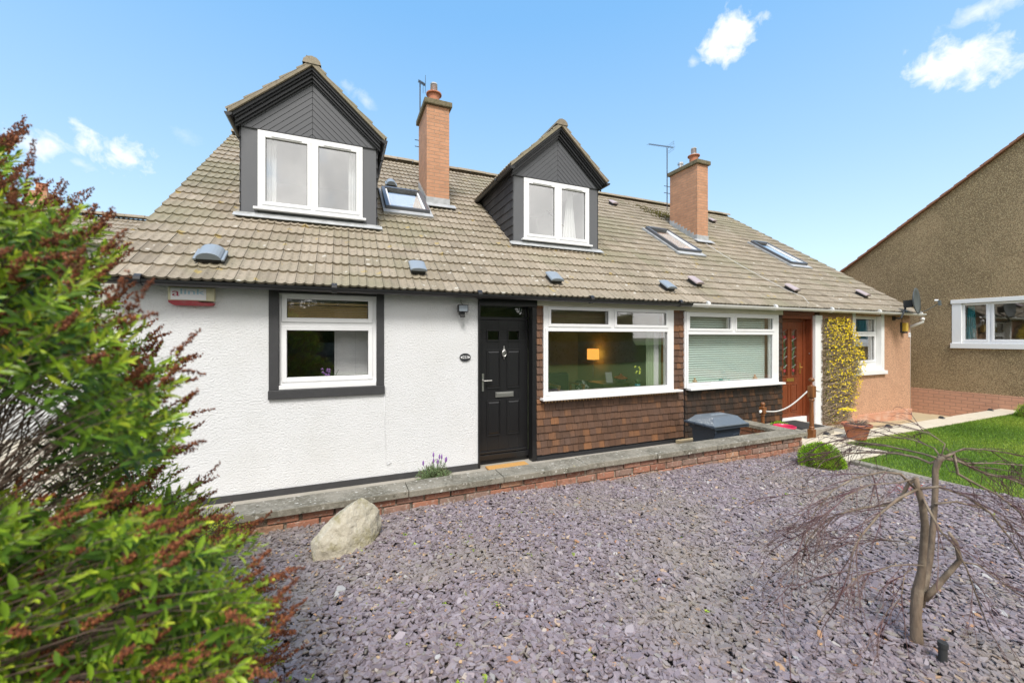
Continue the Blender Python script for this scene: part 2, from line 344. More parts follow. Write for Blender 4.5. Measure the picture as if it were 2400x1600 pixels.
def woodgrain(n, l, vec, cur, b):
    mp = n.new('ShaderNodeMapping'); mp.inputs['Scale'].default_value = (70, 20, 5); l.new(vec, mp.inputs[0])
    no = n.new('ShaderNodeTexNoise'); no.inputs['Scale'].default_value = 1; no.inputs['Detail'].default_value = 5; l.new(mp.outputs[0], no.inputs['Vector'])
    mr = n.new('ShaderNodeMapRange'); l.new(no.outputs['Fac'], mr.inputs[0]); mr.inputs['From Min'].default_value = .4; mr.inputs['From Max'].default_value = .75; mr.inputs['To Max'].default_value = .55
    mx = n.new('ShaderNodeMix'); mx.data_type = 'RGBA'; l.new(mr.outputs[0], mx.inputs['Factor']); l.new(cur, mx.inputs['A']); mx.inputs['B'].default_value = (.035,.02,.013,1)
    return mx.outputs['Result']
M['shingle'] = mat('brown_cedar_shingle', rough=.62, island=[(0,(.085,.043,.024)),(.35,(.13,.065,.036)),(.6,(.115,.062,.04)),(.85,(.18,.085,.04)),(1,(.24,.105,.042))], extra=woodgrain, var=[(2,4,.5,.7,(.12,.075,.055),.5)])
M['shingle_dark'] = mat('tarred_cedar_shingle', rough=.6, island=[(0,(.022,.016,.013)),(.45,(.045,.027,.018)),(.75,(.09,.042,.02)),(1,(.20,.085,.03))], extra=woodgrain, var=[(3,5,.42,.6,(.02,.015,.012),.85)])
M['cream'] = mat('cream_painted_timber', (.66,.62,.50), .55, var=[(7,5,.5,.75,(.5,.45,.34),.5)])
M['tan_trim'] = mat('weathered_saw_tooth_trim', (.50,.30,.12), .7, var=[(30,4,.5,.7,(.35,.2,.09),.7)])
M['brown_door'] = mat('mahogany_door', (.20,.050,.018), .35, bump=((30,30,4),.1,.001), var=[((22,22,2),5,.45,.7,(.13,.03,.012),.7)])
M['brass'] = mat('brass', (.75,.52,.16), .3, metal=.9)
M['chrome'] = mat('brushed_chrome', (.62,.61,.58), .28, metal=.95)
M['white_paint'] = mat('white_masonry_paint', (.80,.80,.79), .7, bump=(90,.3,.003))
M['coping'] = mat('weathered_concrete_coping', (.27,.245,.195), .97, spec=.12, bump=[(120,.6,.004),(18,.3,.006)], var=[(3.2,7,.42,.60,(.13,.12,.09),.8),(26,6,.5,.62,(.36,.335,.28),.6),(130,3,.52,.66,(.12,.11,.09),.6)], extra=coping_spots)
M['low_brick'] = mat('weathered_red_brick', rough=.92, island=[(0,(.25,.11,.07)),(.3,(.38,.17,.105)),(.55,(.32,.17,.12)),(.8,(.24,.16,.125)),(1,(.45,.24,.14))], bump=(60,.7,.006), var=[(10,5,.5,.66,(.10,.07,.05),.6),(25,5,.56,.66,(.5,.45,.38),.55)])
M['mortar'] = mat('crumbling_mortar', (.30,.25,.19), .97, bump=(50,.9,.01), var=[(8,6,.45,.6,(.07,.06,.045),.9),(14,5,.58,.66,(.62,.58,.5),.7)])
M['concrete'] = mat('yard_concrete', (.36,.33,.28), .92, bump=(60,.4,.004), var=[(3,6,.42,.68,(.26,.24,.19),.7),(30,4,.55,.7,(.45,.42,.36),.5)])
M['sandstone'] = mat('pale_paving_slab', (.62,.55,.42), .85, bump=(40,.3,.003), var=[(1.6,6,.42,.66,(.52,.45,.33),.6),(14,5,.5,.7,(.70,.64,.52),.5)])
M['buff'] = mat('buff_paving', (.50,.40,.24), .9, var=[(5,5,.45,.7,(.4,.32,.2),.6)])
M['soil'] = mat('dark_bed_soil', (.10,.082,.075), .97, bump=(60,.8,.01))
M['ground'] = mat('rough_ground', (.16,.14,.09), .97, bump=(20,.8,.02), var=[(2,6,.4,.65,(.07,.10,.025),.8)])
M['verge'] = mat('green_turf', (.055,.11,.018), .95, bump=(60,.8,.02), var=[(3,6,.42,.66,(.09,.15,.02),.7),(40,3,.5,.7,(.04,.075,.012),.7)])
M['slate_far'] = mat('slate_chips_distant', (.25,.22,.26), .85, extra=speckle(38,.5,.6,(.13,.11,.13),(.36,.33,.38)))
M['chip'] = mat('purple_slate_chip', rough=.62, island=[(0,(.135,.103,.108)),(.15,(.215,.170,.180)),(.4,(.28,.224,.238)),(.65,(.23,.188,.192)),(.86,(.345,.293,.305)),(.93,(.28,.235,.19)),(.965,(.22,.19,.16)),(.98,(.52,.50,.47)),(.99,(.50,.32,.17)),(1,(.42,.20,.10))], var=[(.9,5,.48,.64,(.27,.23,.175),.6),(200,2,.5,.7,(.2,.18,.2),.4)])
def tinted(name, stops, rough=.5, transl=.25, spec=.4):
    m = bpy.data.materials.new(name); m.use_nodes = True; t = m.node_tree; n = t.nodes; l = t.links; b = n['Principled BSDF']
    at = n.new('ShaderNodeAttribute'); at.attribute_name = 'tint'; cr = n.new('ShaderNodeValToRGB'); l.new(at.outputs['Fac'], cr.inputs[0])
    e = cr.color_ramp.elements
    while len(e) > 1: e.remove(e[-1])
    e[0].position = stops[0][0]; e[0].color = (*stops[0][1], 1)
    for p, c in stops[1:]: q = e.new(p); q.color = (*c, 1)
    g = n.new('ShaderNodeNewGeometry'); hsv = n.new('ShaderNodeHueSaturation'); mr = n.new('ShaderNodeMapRange')
    l.new(g.outputs['Random Per Island'], mr.inputs[0]); mr.inputs['To Min'].default_value = .55; mr.inputs['To Max'].default_value = 1.4
    l.new(mr.outputs[0], hsv.inputs['Value']); l.new(cr.outputs[0], hsv.inputs['Color'])
    l.new(hsv.outputs[0], b.inputs['Base Color']); b.inputs['Roughness'].default_value = rough; b.inputs['Specular IOR Level'].default_value = spec
    if transl:
        tr = n.new('ShaderNodeBsdfTranslucent'); l.new(hsv.outputs[0], tr.inputs[0]); mx = n.new('ShaderNodeMixShader'); mx.inputs[0].default_value = transl
        l.new(b.outputs[0], mx.inputs[1]); l.new(tr.outputs[0], mx.inputs[2]); l.new(mx.outputs[0], n['Material Output'].inputs['Surface'])
    return m
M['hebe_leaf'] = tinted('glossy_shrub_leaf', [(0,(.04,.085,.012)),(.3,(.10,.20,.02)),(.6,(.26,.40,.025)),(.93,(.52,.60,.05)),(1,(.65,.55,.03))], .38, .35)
M['seed'] = mat('dry_brown_seed_head', rough=.85, island=[(0,(.07,.02,.008)),(.4,(.15,.042,.015)),(.8,(.25,.075,.024)),(1,(.34,.13,.05))])
M['twig'] = mat('grey_brown_twig', (.13,.085,.06), .8, var=[(20,4,.4,.7,(.07,.045,.035),.8)])
M['trunk'] = mat('smooth_grey_bark', (.22,.16,.11), .8, bump=[((26,26,7),.9,.012),((90,90,30),.7,.003)], var=[((18,18,5),6,.42,.6,(.11,.08,.055),.85),(7,5,.52,.66,(.33,.27,.19),.7)])
M['purple_twig'] = mat('purple_maple_twig', (.095,.036,.036), .6, var=[(6,4,.4,.65,(.14,.095,.075),.8)])
M['grass'] = tinted('lawn_grass_blade', [(0,(.10,.20,.018)),(.5,(.20,.34,.03)),(1,(.38,.46,.06))], .6, .3)
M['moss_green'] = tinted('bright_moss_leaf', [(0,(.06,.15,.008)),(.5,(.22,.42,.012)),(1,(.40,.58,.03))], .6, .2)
M['jasmine_stem'] = mat('dry_jasmine_stem', rough=.85, island=[(0,(.17,.125,.09)),(.5,(.31,.235,.165)),(1,(.45,.35,.24))])
M['yellow'] = mat('yellow_petal', rough=.5, island=[(0,(.75,.55,.01)),(1,(.9,.72,.02))])
M['hedge'] = tinted('hedge_leaf', [(0,(.012,.03,.006)),(.6,(.04,.085,.012)),(1,(.09,.14,.02))], .6, .2)
M['drystone'] = mat('dark_dry_stone', rough=.95, island=[(0,(.05,.045,.04)),(.5,(.11,.10,.085)),(1,(.19,.17,.14))], bump=(30,.6,.01))
M['rock'] = mat('lichen_sandstone_rock', (.48,.43,.33), .95, bump=[(7,.8,.05),(40,.8,.012),(140,.7,.004)], var=[(3,6,.42,.62,(.30,.27,.18),.7),(6,6,.52,.68,(.22,.185,.06),.75),(30,4,.55,.7,(.6,.56,.45),.6)])
M['bin'] = mat('navy_grey_bin_plastic', (.030,.042,.060), .5)
M['bin_lid'] = mat('grey_bin_lid_plastic', (.115,.14,.165), .42, var=[(5,4,.5,.75,(.2,.22,.24),.4)])
M['newel'] = mat('varnished_newel', (.24,.095,.03), .4, var=[((30,30,5),5,.4,.65,(.13,.045,.015),.8)])
M['rope'] = mat('white_rope', (.66,.64,.60), .85, bump=((90,90,90),.6,.004))
M['mat'] = mat('coir_doormat', (.60,.33,.10), .97, bump=(300,.9,.006), var=[(60,3,.4,.7,(.45,.23,.07),.6)])
M['rubber'] = mat('dark_rubber_mat', (.035,.035,.034), .8)
M['vent_grey'] = mat('grey_roof_vent', (.25,.29,.33), .45)
M['vent_mauve'] = mat('mauve_roof_vent', (.40,.33,.33), .6)
M['sky_frame'] = mat('grey_skylight_frame', (.14,.145,.155), .35, metal=.3)
M['pinktub'] = mat('pink_plastic_tub', (.62,.03,.10), .4)
M['dish'] = mat('grey_dish_enamel', (.10,.115,.115), .5)
M['wire'] = mat('dark_aerial_metal', (.08,.075,.075), .5, metal=.5)
M['lampyellow'] = mat('amber_lamp_glass', (.62,.42,.06), .3)
M['cream_plastic'] = mat('yellowed_alarm_plastic', (.64,.60,.42), .5)
M['signwhite'] = mat('white_sign_face', (.82,.82,.84), .5)
M['signred'] = mat('red_alarm_plastic', (.32,.035,.045), .45, var=[(20,4,.5,.7,(.25,.1,.1),.6)])
M['ink_red'] = mat('red_sign_ink', (.42,.06,.11), .6)
M['ink_blue'] = mat('faded_blue_ink', (.36,.58,.72), .6)
M['ink_white'] = mat('white_number_paint', (.8,.8,.8), .5)
M['ink_grey'] = mat('faint_grey_ink', (.45,.47,.5), .6)
M['curtain_white'] = mat('white_curtain', (.78,.80,.78), .9)
M['curtain_green'] = mat('pale_green_curtain', (.42,.52,.34), .9)
M['curtain_teal'] = mat('teal_curtain', (.10,.42,.45), .9)
M['blind_white'] = mat('pale_blind_slat', (.70,.88,.80), .5)
M['blind_wood'] = mat('tan_blind_slat', (.50,.36,.17), .55)
M['blind_dark'] = mat('brown_blind_slat', (.22,.18,.11), .55)
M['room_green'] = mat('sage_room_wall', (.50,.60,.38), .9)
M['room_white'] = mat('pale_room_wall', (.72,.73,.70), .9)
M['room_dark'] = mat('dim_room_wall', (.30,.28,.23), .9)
M['floorwood'] = mat('brown_floor', (.16,.10,.06), .6)
M['leather'] = mat('black_leather', (.012,.013,.013), .35)
M['cushion'] = mat('patterned_cushion', (.06,.12,.08), .8, extra=speckle(26,.5,.55,(.7,.75,.7)))
M['wood_orange'] = mat('orange_wood', (.42,.20,.06), .5)
M['walnut'] = mat('dark_sideboard_wood', (.035,.028,.02), .3)
M['vase_red'] = mat('glazed_orange_vase', (.48,.06,.012), .15)
M['vase_dark'] = mat('glazed_dark_base', (.03,.02,.012), .15)
M['teal_pot'] = mat('teal_plant_pot', (.02,.18,.22), .35)
M['leafdark'] = mat('dark_houseplant_leaf', (.04,.13,.02), .45)
M['orchid'] = mat('lime_orchid_petal', (.62,.72,.08), .5)
M['shade'] = mat('lit_lamp_shade', (.8,.5,.2), .8, emit=((1,.42,.07), .75))
M['bulb'] = mat('lit_hall_lamp', (.9,.6,.2), .5, emit=((1,.6,.08), 2.2))
M['paper'] = mat('framed_print_paper', (.75,.80,.72), .8)
M['purple'] = mat('purple_flower', (.26,.12,.38), .6)
M['lav_leaf'] = tinted('grey_green_lavender_leaf', [(0,(.10,.16,.06)),(1,(.24,.33,.14))], .7, .2)
M['redleaf'] = mat('red_fallen_leaf', (.42,.045,.02), .7)
M['litter'] = mat('tan_leaf_litter', rough=.9, island=[(0,(.16,.09,.05)),(.4,(.36,.24,.14)),(.8,(.48,.36,.22)),(1,(.55,.28,.12))])
M['shoreclay'] = mat('sill_ornament_clay', (.62,.42,.25), .6)
M['shoreteal'] = mat('sill_ornament_teal', (.22,.55,.50), .5)
M['moss'] = mat('dark_olive_moss', (.13,.11,.02), .97, var=[(30,4,.45,.6,(.05,.05,.01),.8)])
def glass(name, boost=1.6, base=.02, tint=(1,1,1), gcol=(1,1,1)):
    m = bpy.data.materials.new(name); m.use_nodes = True; t = m.node_tree; n = t.nodes; l = t.links; n.remove(n['Principled BSDF'])
    fr = n.new('ShaderNodeFresnel'); ge = n.new('ShaderNodeNewGeometry'); io = n.new('ShaderNodeMapRange'); io.inputs['To Min'].default_value = 1.5; io.inputs['To Max'].default_value = 1/1.5; l.new(ge.outputs['Backfacing'], io.inputs[0]); l.new(io.outputs[0], fr.inputs[0])
    ma = n.new('ShaderNodeMath'); ma.operation = 'MULTIPLY_ADD'; ma.use_clamp = True; l.new(fr.outputs[0], ma.inputs[0]); ma.inputs[1].default_value = boost; ma.inputs[2].default_value = base
    tr = n.new('ShaderNodeBsdfTransparent'); tr.inputs[0].default_value = (*tint, 1); gl = n.new('ShaderNodeBsdfGlossy'); gl.inputs['Roughness'].default_value = .015; gl.inputs['Color'].default_value = (*gcol, 1)
    mx = n.new('ShaderNodeMixShader'); l.new(ma.outputs[0], mx.inputs[0]); l.new(tr.outputs[0], mx.inputs[1]); l.new(gl.outputs[0], mx.inputs[2])
    co = n.new('ShaderNodeTexCoord'); no = n.new('ShaderNodeTexNoise'); no.inputs['Scale'].default_value = 1.3; l.new(co.outputs['Object'], no.inputs['Vector'])
    bp = n.new('ShaderNodeBump'); bp.inputs['Strength'].default_value = .05; bp.inputs['Distance'].default_value = .01; l.new(no.outputs['Fac'], bp.inputs['Height']); l.new(bp.outputs[0], gl.inputs['Normal'])
    l.new(mx.outputs[0], n['Material Output'].inputs['Surface']); return m
M['glass'] = glass('double_glazing', 2.6, .02)
M['glass_sky'] = glass('upper_window_glazing', 2.0, .17)
M['glass_skylight'] = glass('skylight_glazing', 1.3, .06)
def text_mesh(name, body, size, mats, loc, rot, extrude=.001, parent=None, sx=1, align='CENTER'):
    cu = bpy.data.curves.new(name, 'FONT'); cu.body = body; cu.size = size; cu.extrude = extrude; cu.align_x = align; cu.align_y = 'CENTER'
    tmp = bpy.data.objects.new(name + '_tmp', cu); COL.objects.link(tmp)
    dg = bpy.context.evaluated_depsgraph_get(); me = bpy.data.meshes.new_from_object(tmp.evaluated_get(dg))
    bpy.data.objects.remove(tmp); bpy.data.curves.remove(cu); me.name = name
    me.materials.clear(); me.materials.append(mats)
    o = bpy.data.objects.new(name, me); COL.objects.link(o)
    o.location = Vector(loc) - (world_loc(parent) if parent else Vector((0,0,0))); o.rotation_euler = rot; o.scale = (sx, 1, 1)
    if parent: o.parent = parent
    return o
# ================================================================== houses
class TMB(MB):
    def __init__(s, T=None): super().__init__(); s.T = T
    def add(s, vs, fs, mi=0):
        if s.T: vs = [s.T(*p) for p in vs]
        super().add(vs, fs, mi)
def window(parent, T, x0, x1, z0, z1, rows, name='window', depth=.07, ring=.045, sash=.042, gmat='glass', frame='upvc', sill=None, vents=False, pane_name='window_pane', proud=.0):
    """rows: [(z_bottom, z_top, [(xa, xb), ...])] glass openings; everything else is frame."""
    m = TMB(T); y0 = -proud
    zs = sorted(rows)
    for ri, (zb, zt, cols) in enumerate(zs):
        cols = sorted(cols); xl = x0
        for (a, b) in cols:
            m.box(xl, a, y0, depth, zb, zt); xl = b
        m.box(xl, x1, y0, depth, zb, zt)
    zl = z0
    for (zb, zt, cols) in zs:
        m.box(x0, x1, y0 + .0015, depth, zl, zb); zl = zt
    m.box(x0, x1, y0 + .0015, depth, zl, z1)
    for (zb, zt, cols) in zs:            # opening sashes stand 14 mm proud, with a shadow gap round them
        for (a, b) in cols:
            s = sash; p = y0 - .014
            m.box(a - s, a - .002, p, y0 + .001, zb - s, zt + s); m.box(b + .002, b + s, p, y0 + .001, zb - s, zt + s)
            m.box(a - .002, b + .002, p, y0 + .001, zt + .002, zt + s); m.box(a - .002, b + .002, p, y0 + .001, zb - s, zb - .002)
            if vents:
                c = (a + b)/2; hw = (b - a)*.36
                m.box(c - hw, c + hw, p - .012, p - .001, zt + s*.35, zt + s*.8)
    wo = m.build(name, M[frame], parent, bevel=.003)
    for (zb, zt, cols) in zs:
        for (a, b) in cols:
            g = TMB(T); y = y0 + .022; g.box(a - .003, b + .003, y, y + .004, zb - .003, zt + .003)
            # dark rubber gasket as part of the pane mesh edge
            t = .006
            for bx in ((a, a + t, zb, zt), (b - t, b, zb, zt), (a + t, b - t, zb, zb + t), (a + t, b - t, zt - t, zt)):
                g.box(bx[0], bx[1], y - .008, y - .001, bx[2], bx[3], 1)
            g.build(pane_name, [M[gmat], M['rubber']], wo)
    if sill:
        s = TMB(T); sx0, sx1, sz, sd, sh = sill
        s.box(sx0, sx1, y0 - sd, y0 + depth - .005, sz - sh, sz - .001)
        s.build('window_sill', M[frame], wo, bevel=.004)
    return wo
def T_facade(Y): return lambda x, y, z: (x, Y + y, z)

TW, TG, NX = .204, .305, 9
def tiles(name, parent, O, U, V, W, width, rows, skip=None, seed=1, thick=.03, u_off=0, material='tile'):
    rg = random.Random(seed); m = MB(); O, U, V, W = map(Vector, (O, U, V, W)); U.normalize(); V.normalize(); W.normalize()
    n = int(math.ceil(width/TW)); xs = [i/(NX - 1) for i in range(NX)]
    h = [.015*max(0, math.cos(4*math.pi*x))**.6 - .003*max(0, -math.cos(4*math.pi*x)) for x in xs]
    for r in range(rows):
        wob = rg.uniform(-.006, .006)
        for k in range(n):
            ua = k*TW; ub = min((k + 1)*TW, width)
            if ub - ua < .03: continue
            c = O + U*((ua + ub)/2) + V*(r*TG + TG/2)
            if skip and skip(c): continue
            dz = rg.uniform(-.003, .004); dv = wob + rg.uniform(-.007, .007); sk = rg.uniform(-.005, .005)
            vs = []; g = .0025
            for j, (vv, ww) in enumerate(((r*TG + dv, thick), (r*TG + TG + .05 + dv, .002), (r*TG + dv, thick - .026))):
                for x, hh in zip(xs, h):
                    a = ua + g + (ub - ua - 2*g)*x
                    vs.append(O + U*a + V*(vv + sk*(x - .5)*(j != 1)) + W*(ww + hh*(1 if j != 2 else .9) + dz))
            fs = [(i, i+1, NX+i+1, NX+i) for i in range(NX-1)] + [(2*NX+i, 2*NX+i+1, i+1, i) for i in range(NX-1)] + [(0, NX, 2*NX), (NX-1, 3*NX-1, 2*NX-1)]
            m.add(vs, fs)
    return m
def ridge_caps(m, A, B, r=.095, seg=.42, seed=3):
    rg = random.Random(seed); A = Vector(A); B = Vector(B); L_ = (B - A).length; t = (B - A).normalized(); s = t.cross(Vector((0,0,1))).normalized(); n = max(1, round(L_/seg))
    for i in range(n):
        a = A + t*(L_*i/n + .003); b = A + t*(L_*(i+1)/n - .003); dz = rg.uniform(-.004, .006); vs = []
        for p in (a, b):
            for rr in (r, r - .018):
                for k in range(7):
                    q = math.pi*(k/6); vs.append(p + s*math.cos(q)*rr*1.05 + Vector((0,0,1))*(math.sin(q)*rr*.95 + dz - .02))
        fs = [(k, k+1, 14+k+1, 14+k) for k in range(6)] + [(7+k, 21+k, 21+k+1, 7+k+1) for k in range(6)]
        if i: fs += [(k+1, k, 7+k, 7+k+1) for k in range(6)] + [(14+k, 14+k+1, 21+k+1, 21+k) for k in range(6)] + [(0, 14, 21, 7), (6, 13, 27, 20)]
        if i == 0: fs.append((6,5,4,3,2,1,0))
        m.add(vs, fs)

WY = 5.70; GZ = -1.95; XL, XM, XR = -2.25, 5.95, 14.0; RIDGE_Y = 11.16; RIDGE_Z = roofZ(RIDGE_Y)
hA = empty('semi_detached_house', (1.8, WY, GZ), 'white harled and brown shingled dormer house with black front door', 'house')
hB = empty('terraced_house', (10, WY, GZ), 'pink roughcast and dark shingled house with brown front door and white gutter', 'house')
DORM = [(-.42, 7.10, .055), (3.99, 7.05, 0.0)]   # centre x, front y, level offset
HWD = .96; DSL = .90; EAV = 3.27
def dorm_roofz(x, xc, dz): return EAV + dz + (HWD - abs(x - xc))*DSL
SKY_RECTS = []
def sky_rect(tl, tr, br):   # skylight corner pixels on the roof slope -> x0, x1, y0, y1
    a, b, c = onRoof(*tl), onRoof(*tr), onRoof(*br)
    return (a.x + .0, (b.x + c.x)/2, c.y, (a.y + b.y)/2)
SKY_A = [sky_rect((893, 447), (984, 459), (1009, 505))]
SKY_B = [sky_rect((1509, 537.5), (1564, 546), (1642, 596)), sky_rect((1754.5, 569), (1802.7, 577), (1884, 624))]
CHIM = [(1.64, 2.12, 8.40, 9.34), (9.17, 9.58, 8.30, 9.32)]
def skip_main(c):
    for (xc, yd, dz) in DORM:
        if abs(c.x - xc) < HWD - .06 and c.y > yd + .08 and c.z < dorm_roofz(c.x, xc, dz) + .02: return True
    for (x0, x1, y0, y1) in SKY_A + SKY_B:
        if x0 + .06 < c.x < x1 - .06 and y0 - .02 < c.y < y1 - .06: return True
    return False
V = Vector((0, 1, RS)).normalized(); Wn = Vector((0, -RS, 1)).normalized()
NROW = int(round((RIDGE_Y - RY0)*math.sqrt(1 + RS*RS)/TG))
for (h, a, b, sd_) in ((hA, XL - .10, XM, 11), (hB, XM, XR - .02, 12)):
    m = tiles('roof', h, (a, RY0, RZ0 - .045), (1,0,0), V, Wn, b - a, NROW, skip_main, seed=sd_)
    ridge_caps(m, (a, RIDGE_Y, RIDGE_Z + .03), (b, RIDGE_Y, RIDGE_Z + .03), seed=sd_)
    # rear slope and the felted boarding under the tiles beside the dormers
    m.add([(a, RIDGE_Y, RIDGE_Z + .02), (b, RIDGE_Y, RIDGE_Z + .02), (b, 16.9, RZ0), (a, 16.9, RZ0)], [(0,1,2,3)], 0)
    def deck(x0, x1, y0, y1):
        if x1 - x0 > .01 and y1 - y0 > .01: m.add([(x0, y0, roofZ(y0) - .07), (x1, y0, roofZ(y0) - .07), (x1, y1, roofZ(y1) - .07), (x0, y1, roofZ(y1) - .07)], [(0,1,2,3)], 1)
    cuts = sorted([(xc - HWD + .05, xc + HWD - .05, yd + .06, RIDGE_Y) for (xc, yd, dz) in DORM if a < xc < b] + [(x0 + .03, x1 - .03, y0, y1) for (x0, x1, y0, y1) in SKY_A + SKY_B if a < x0 < b])
    xl = a + .02
    for (x0, x1, y0, y1) in cuts:
        deck(xl, x0, RY0, RIDGE_Y); deck(x0, x1, RY0, y0); deck(x0, x1, y1, RIDGE_Y); xl = x1
    deck(xl, b - .02, RY0, RIDGE_Y)
    h['_roof'] = m.build('roof', [M['tile'], M['tile_under']], h).name
roofA, roofB = bpy.data.objects[hA['_roof']], bpy.data.objects[hB['_roof']]; del hA['_roof']; del hB['_roof']

# ---- vents on the roof
def vent(px, py, w_, l_, roof, material, kind='curved'):
    p = onRoof(px, py); U_ = Vector((1,0,0)); m = MB(); o = p + Wn*.0
    if kind == 'curved':
        m.obox(o + Wn*.02 + V*.0, U_*w_*.5, V*l_*.42, Wn*.02, 1)
        n = 10; vs = []
        for e in (-1, 1):
            for k in range(n + 1):
                q = math.pi*k/n; vs.append(o + U_*(-math.cos(q)*w_*.42) + V*(e*l_*.5) + Wn*(.05 + math.sin(q)*.085))
        for e in (-1, 1):
            for k in range(n + 1):
                q = math.pi*k/n; vs.append(o + U_*(-math.cos(q)*w_*.42) + V*(e*l_*.5) + Wn*(.035))
        fs = [(k, k+1, n+1+k+1, n+1+k) for k in range(n)] + [tuple(range(n, -1, -1)) , tuple(range(n+1, 2*n+2))]
        m.add(vs[:2*n+2], fs)
        m.obox(o + Wn*.045 - U_*w_*.46, U_*w_*.05, V*l_*.5, Wn*.014); m.obox(o + Wn*.045 + U_*w_*.46, U_*w_*.05, V*l_*.5, Wn*.014)
        ob = m.build('roof_vent', [M[material], M['rubber']], roof, bevel=.006)
    else:
        m.obox(o + Wn*.03 - V*.0, U_*w_*.42, V*l_*.40, Wn*.03, 1)
        n = 10; vs = []
        for e, s in ((-1, 1), (1, .8)):
            for k in range(n + 1):
                q = math.pi*k/n; vs.append(o + U_*(-math.cos(q)*w_*.5) + V*(e*l_*.5) + Wn*(.058 + math.sin(q)**.6*.055*s))
        fs = [(k, k+1, n+1+k+1, n+1+k) for k in range(n)] + [tuple(range(n, -1, -1)), tuple(range(n+1, 2*n+2)), (0, n+1, 2*n+1, n)]
        m.add(vs, fs); ob = m.build('roof_vent', [M[material], M['rubber']], roof, bevel=.01)
    return ob
vent(496, 606, .30, .26, roofA, 'vent_grey'); 
for (px, py) in ((978, 634), (1297, 657), (1562, 675)): vent(px, py, .24, .28, roofA, 'vent_grey', 'flat')
vent(916, 436, .24, .2, roofA, 'vent_grey')
for (px, py) in ((1627, 664), (1853, 680), (2018, 692), (1436, 479)): vent(px, py, .22, .30, roofB if px > 1600 else roofA, 'vent_mauve', 'flat')
vent(1668, 520, .2, .25, roofB, 'vent_mauve', 'flat')

# ---- skylights
def skylight(rect, house, open_=False):
    x0, x1, y0, y1 = rect; L0 = (y1 - y0)*math.sqrt(1 + RS*RS); wd = x1 - x0; O = Vector(((x0), y0, roofZ(y0)))
    def P(u, v, w): return O + Vector((1,0,0))*u + V*v + Wn*w
    def bar(m, u0, u1, v0, v1, w0, w1, mi=0): m.obox(P((u0+u1)/2, (v0+v1)/2, (w0+w1)/2), Vector((1,0,0))*(u1-u0)/2, V*(v1-v0)/2, Wn*(w1-w0)/2, mi)
    m = MB(); t = .07
    bar(m, 0, t, 0, L0, -.03, .10); bar(m, wd - t, wd, 0, L0, -.03, .10); bar(m, t, wd - t, L0 - t*1.1, L0, -.03, .115); bar(m, t, wd - t, 0, t, -.03, .09)
    bar(m, -.05, wd + .05, -.16, -.004, -.02, .035, 1); bar(m, -.05, -.003, 0, L0 + .05, -.02, .035, 1); bar(m, wd + .003, wd + .05, 0, L0 + .05, -.02, .035, 1)
    bar(m, t + .003, t + .035, t, L0 - t*1.1, -.02, .08, 2); bar(m, wd - t - .035, wd - t - .003, t, L0 - t*1.1, -.02, .08, 2)
    ob = m.build('skylight', [M['sky_frame'], M['lead'], M['upvc']], house, bevel=.004)
    g = MB(); bar(g, t + .001, wd - t - .001, t + .001, L0 - t*1.1 - .001, .055, .060); g.build('skylight_pane', M['glass_skylight'], ob)
    b = MB(); bar(b, t + .03, wd - t - .03, t, L0*.85, .02, .025, 0); bar(b, -.02, wd + .02, -.1, L0 + .1, -.7, -.69, 1); b.build('skylight_blind', [M['room_white'], M['room_dark']], ob)
skylight(SKY_A[0], hA)
for r_ in SKY_B: skylight(r_, hB)

# ---- gutters (half round, hung on brackets just under the tile edge)
def gutter(name, h, a, b, material):
    m = MB(); n = 8; y, z, r = RY0 - .005, RZ0 - .055, .058; vs = []
    for x in (a, b):
        for k in range(n + 1):
            q = math.pi*k/n; vs.append((x, y - math.cos(q)*r, z - math.sin(q)*r))
        for k in range(n + 1):
            q = math.pi*k/n; vs.append((x, y - math.cos(q)*(r - .005), z - math.sin(q)*(r - .005)))
    s = 2*(n + 1)
    fs = [(k, k+1, s+k+1, s+k) for k in range(n)] + [(n+1+k, s+n+1+k, s+n+2+k, n+2+k) for k in range(n)]
    fs += [(k, n+1+k, n+2+k, k+1) for k in range(n)] + [(s+k, s+k+1, s+n+2+k, s+n+1+k) for k in range(n)] + [(0, s, s+n+1, n+1), (n, 2*n+1, s+2*n+1, s+n)]
    m.add(vs, fs)
    x = a + .4
    while x < b:      # union brackets
        m.tube([(x - .03, y, z - .004), (x + .03, y, z - .004)], r + .006, 14); x += 1.9
    o = m.build(name, M[material], h); return o
gutter('gutter', hA, XL - .13, XM - .06, 'black_plastic'); gw = gutter('gutter', hB, XM - .055, XR + .12, 'white_gutter')
m = MB(); m.tube([(XR + .07, RY0, .52), (XR + .07, RY0, .40), (XR + .02, RY0 + .12, .32), (XR - .06 + .11, RY0 + .25, .27), (XR + .05, RY0 + .27, .2), (XR + .05, RY0 + .27, -2.15)], .035, 12)
m.tube([(XR + .07, RY0, .50), (XR + .07, RY0, .44)], .045, 12); m.build('downpipe', M['white_gutter'], hB, smooth=True)

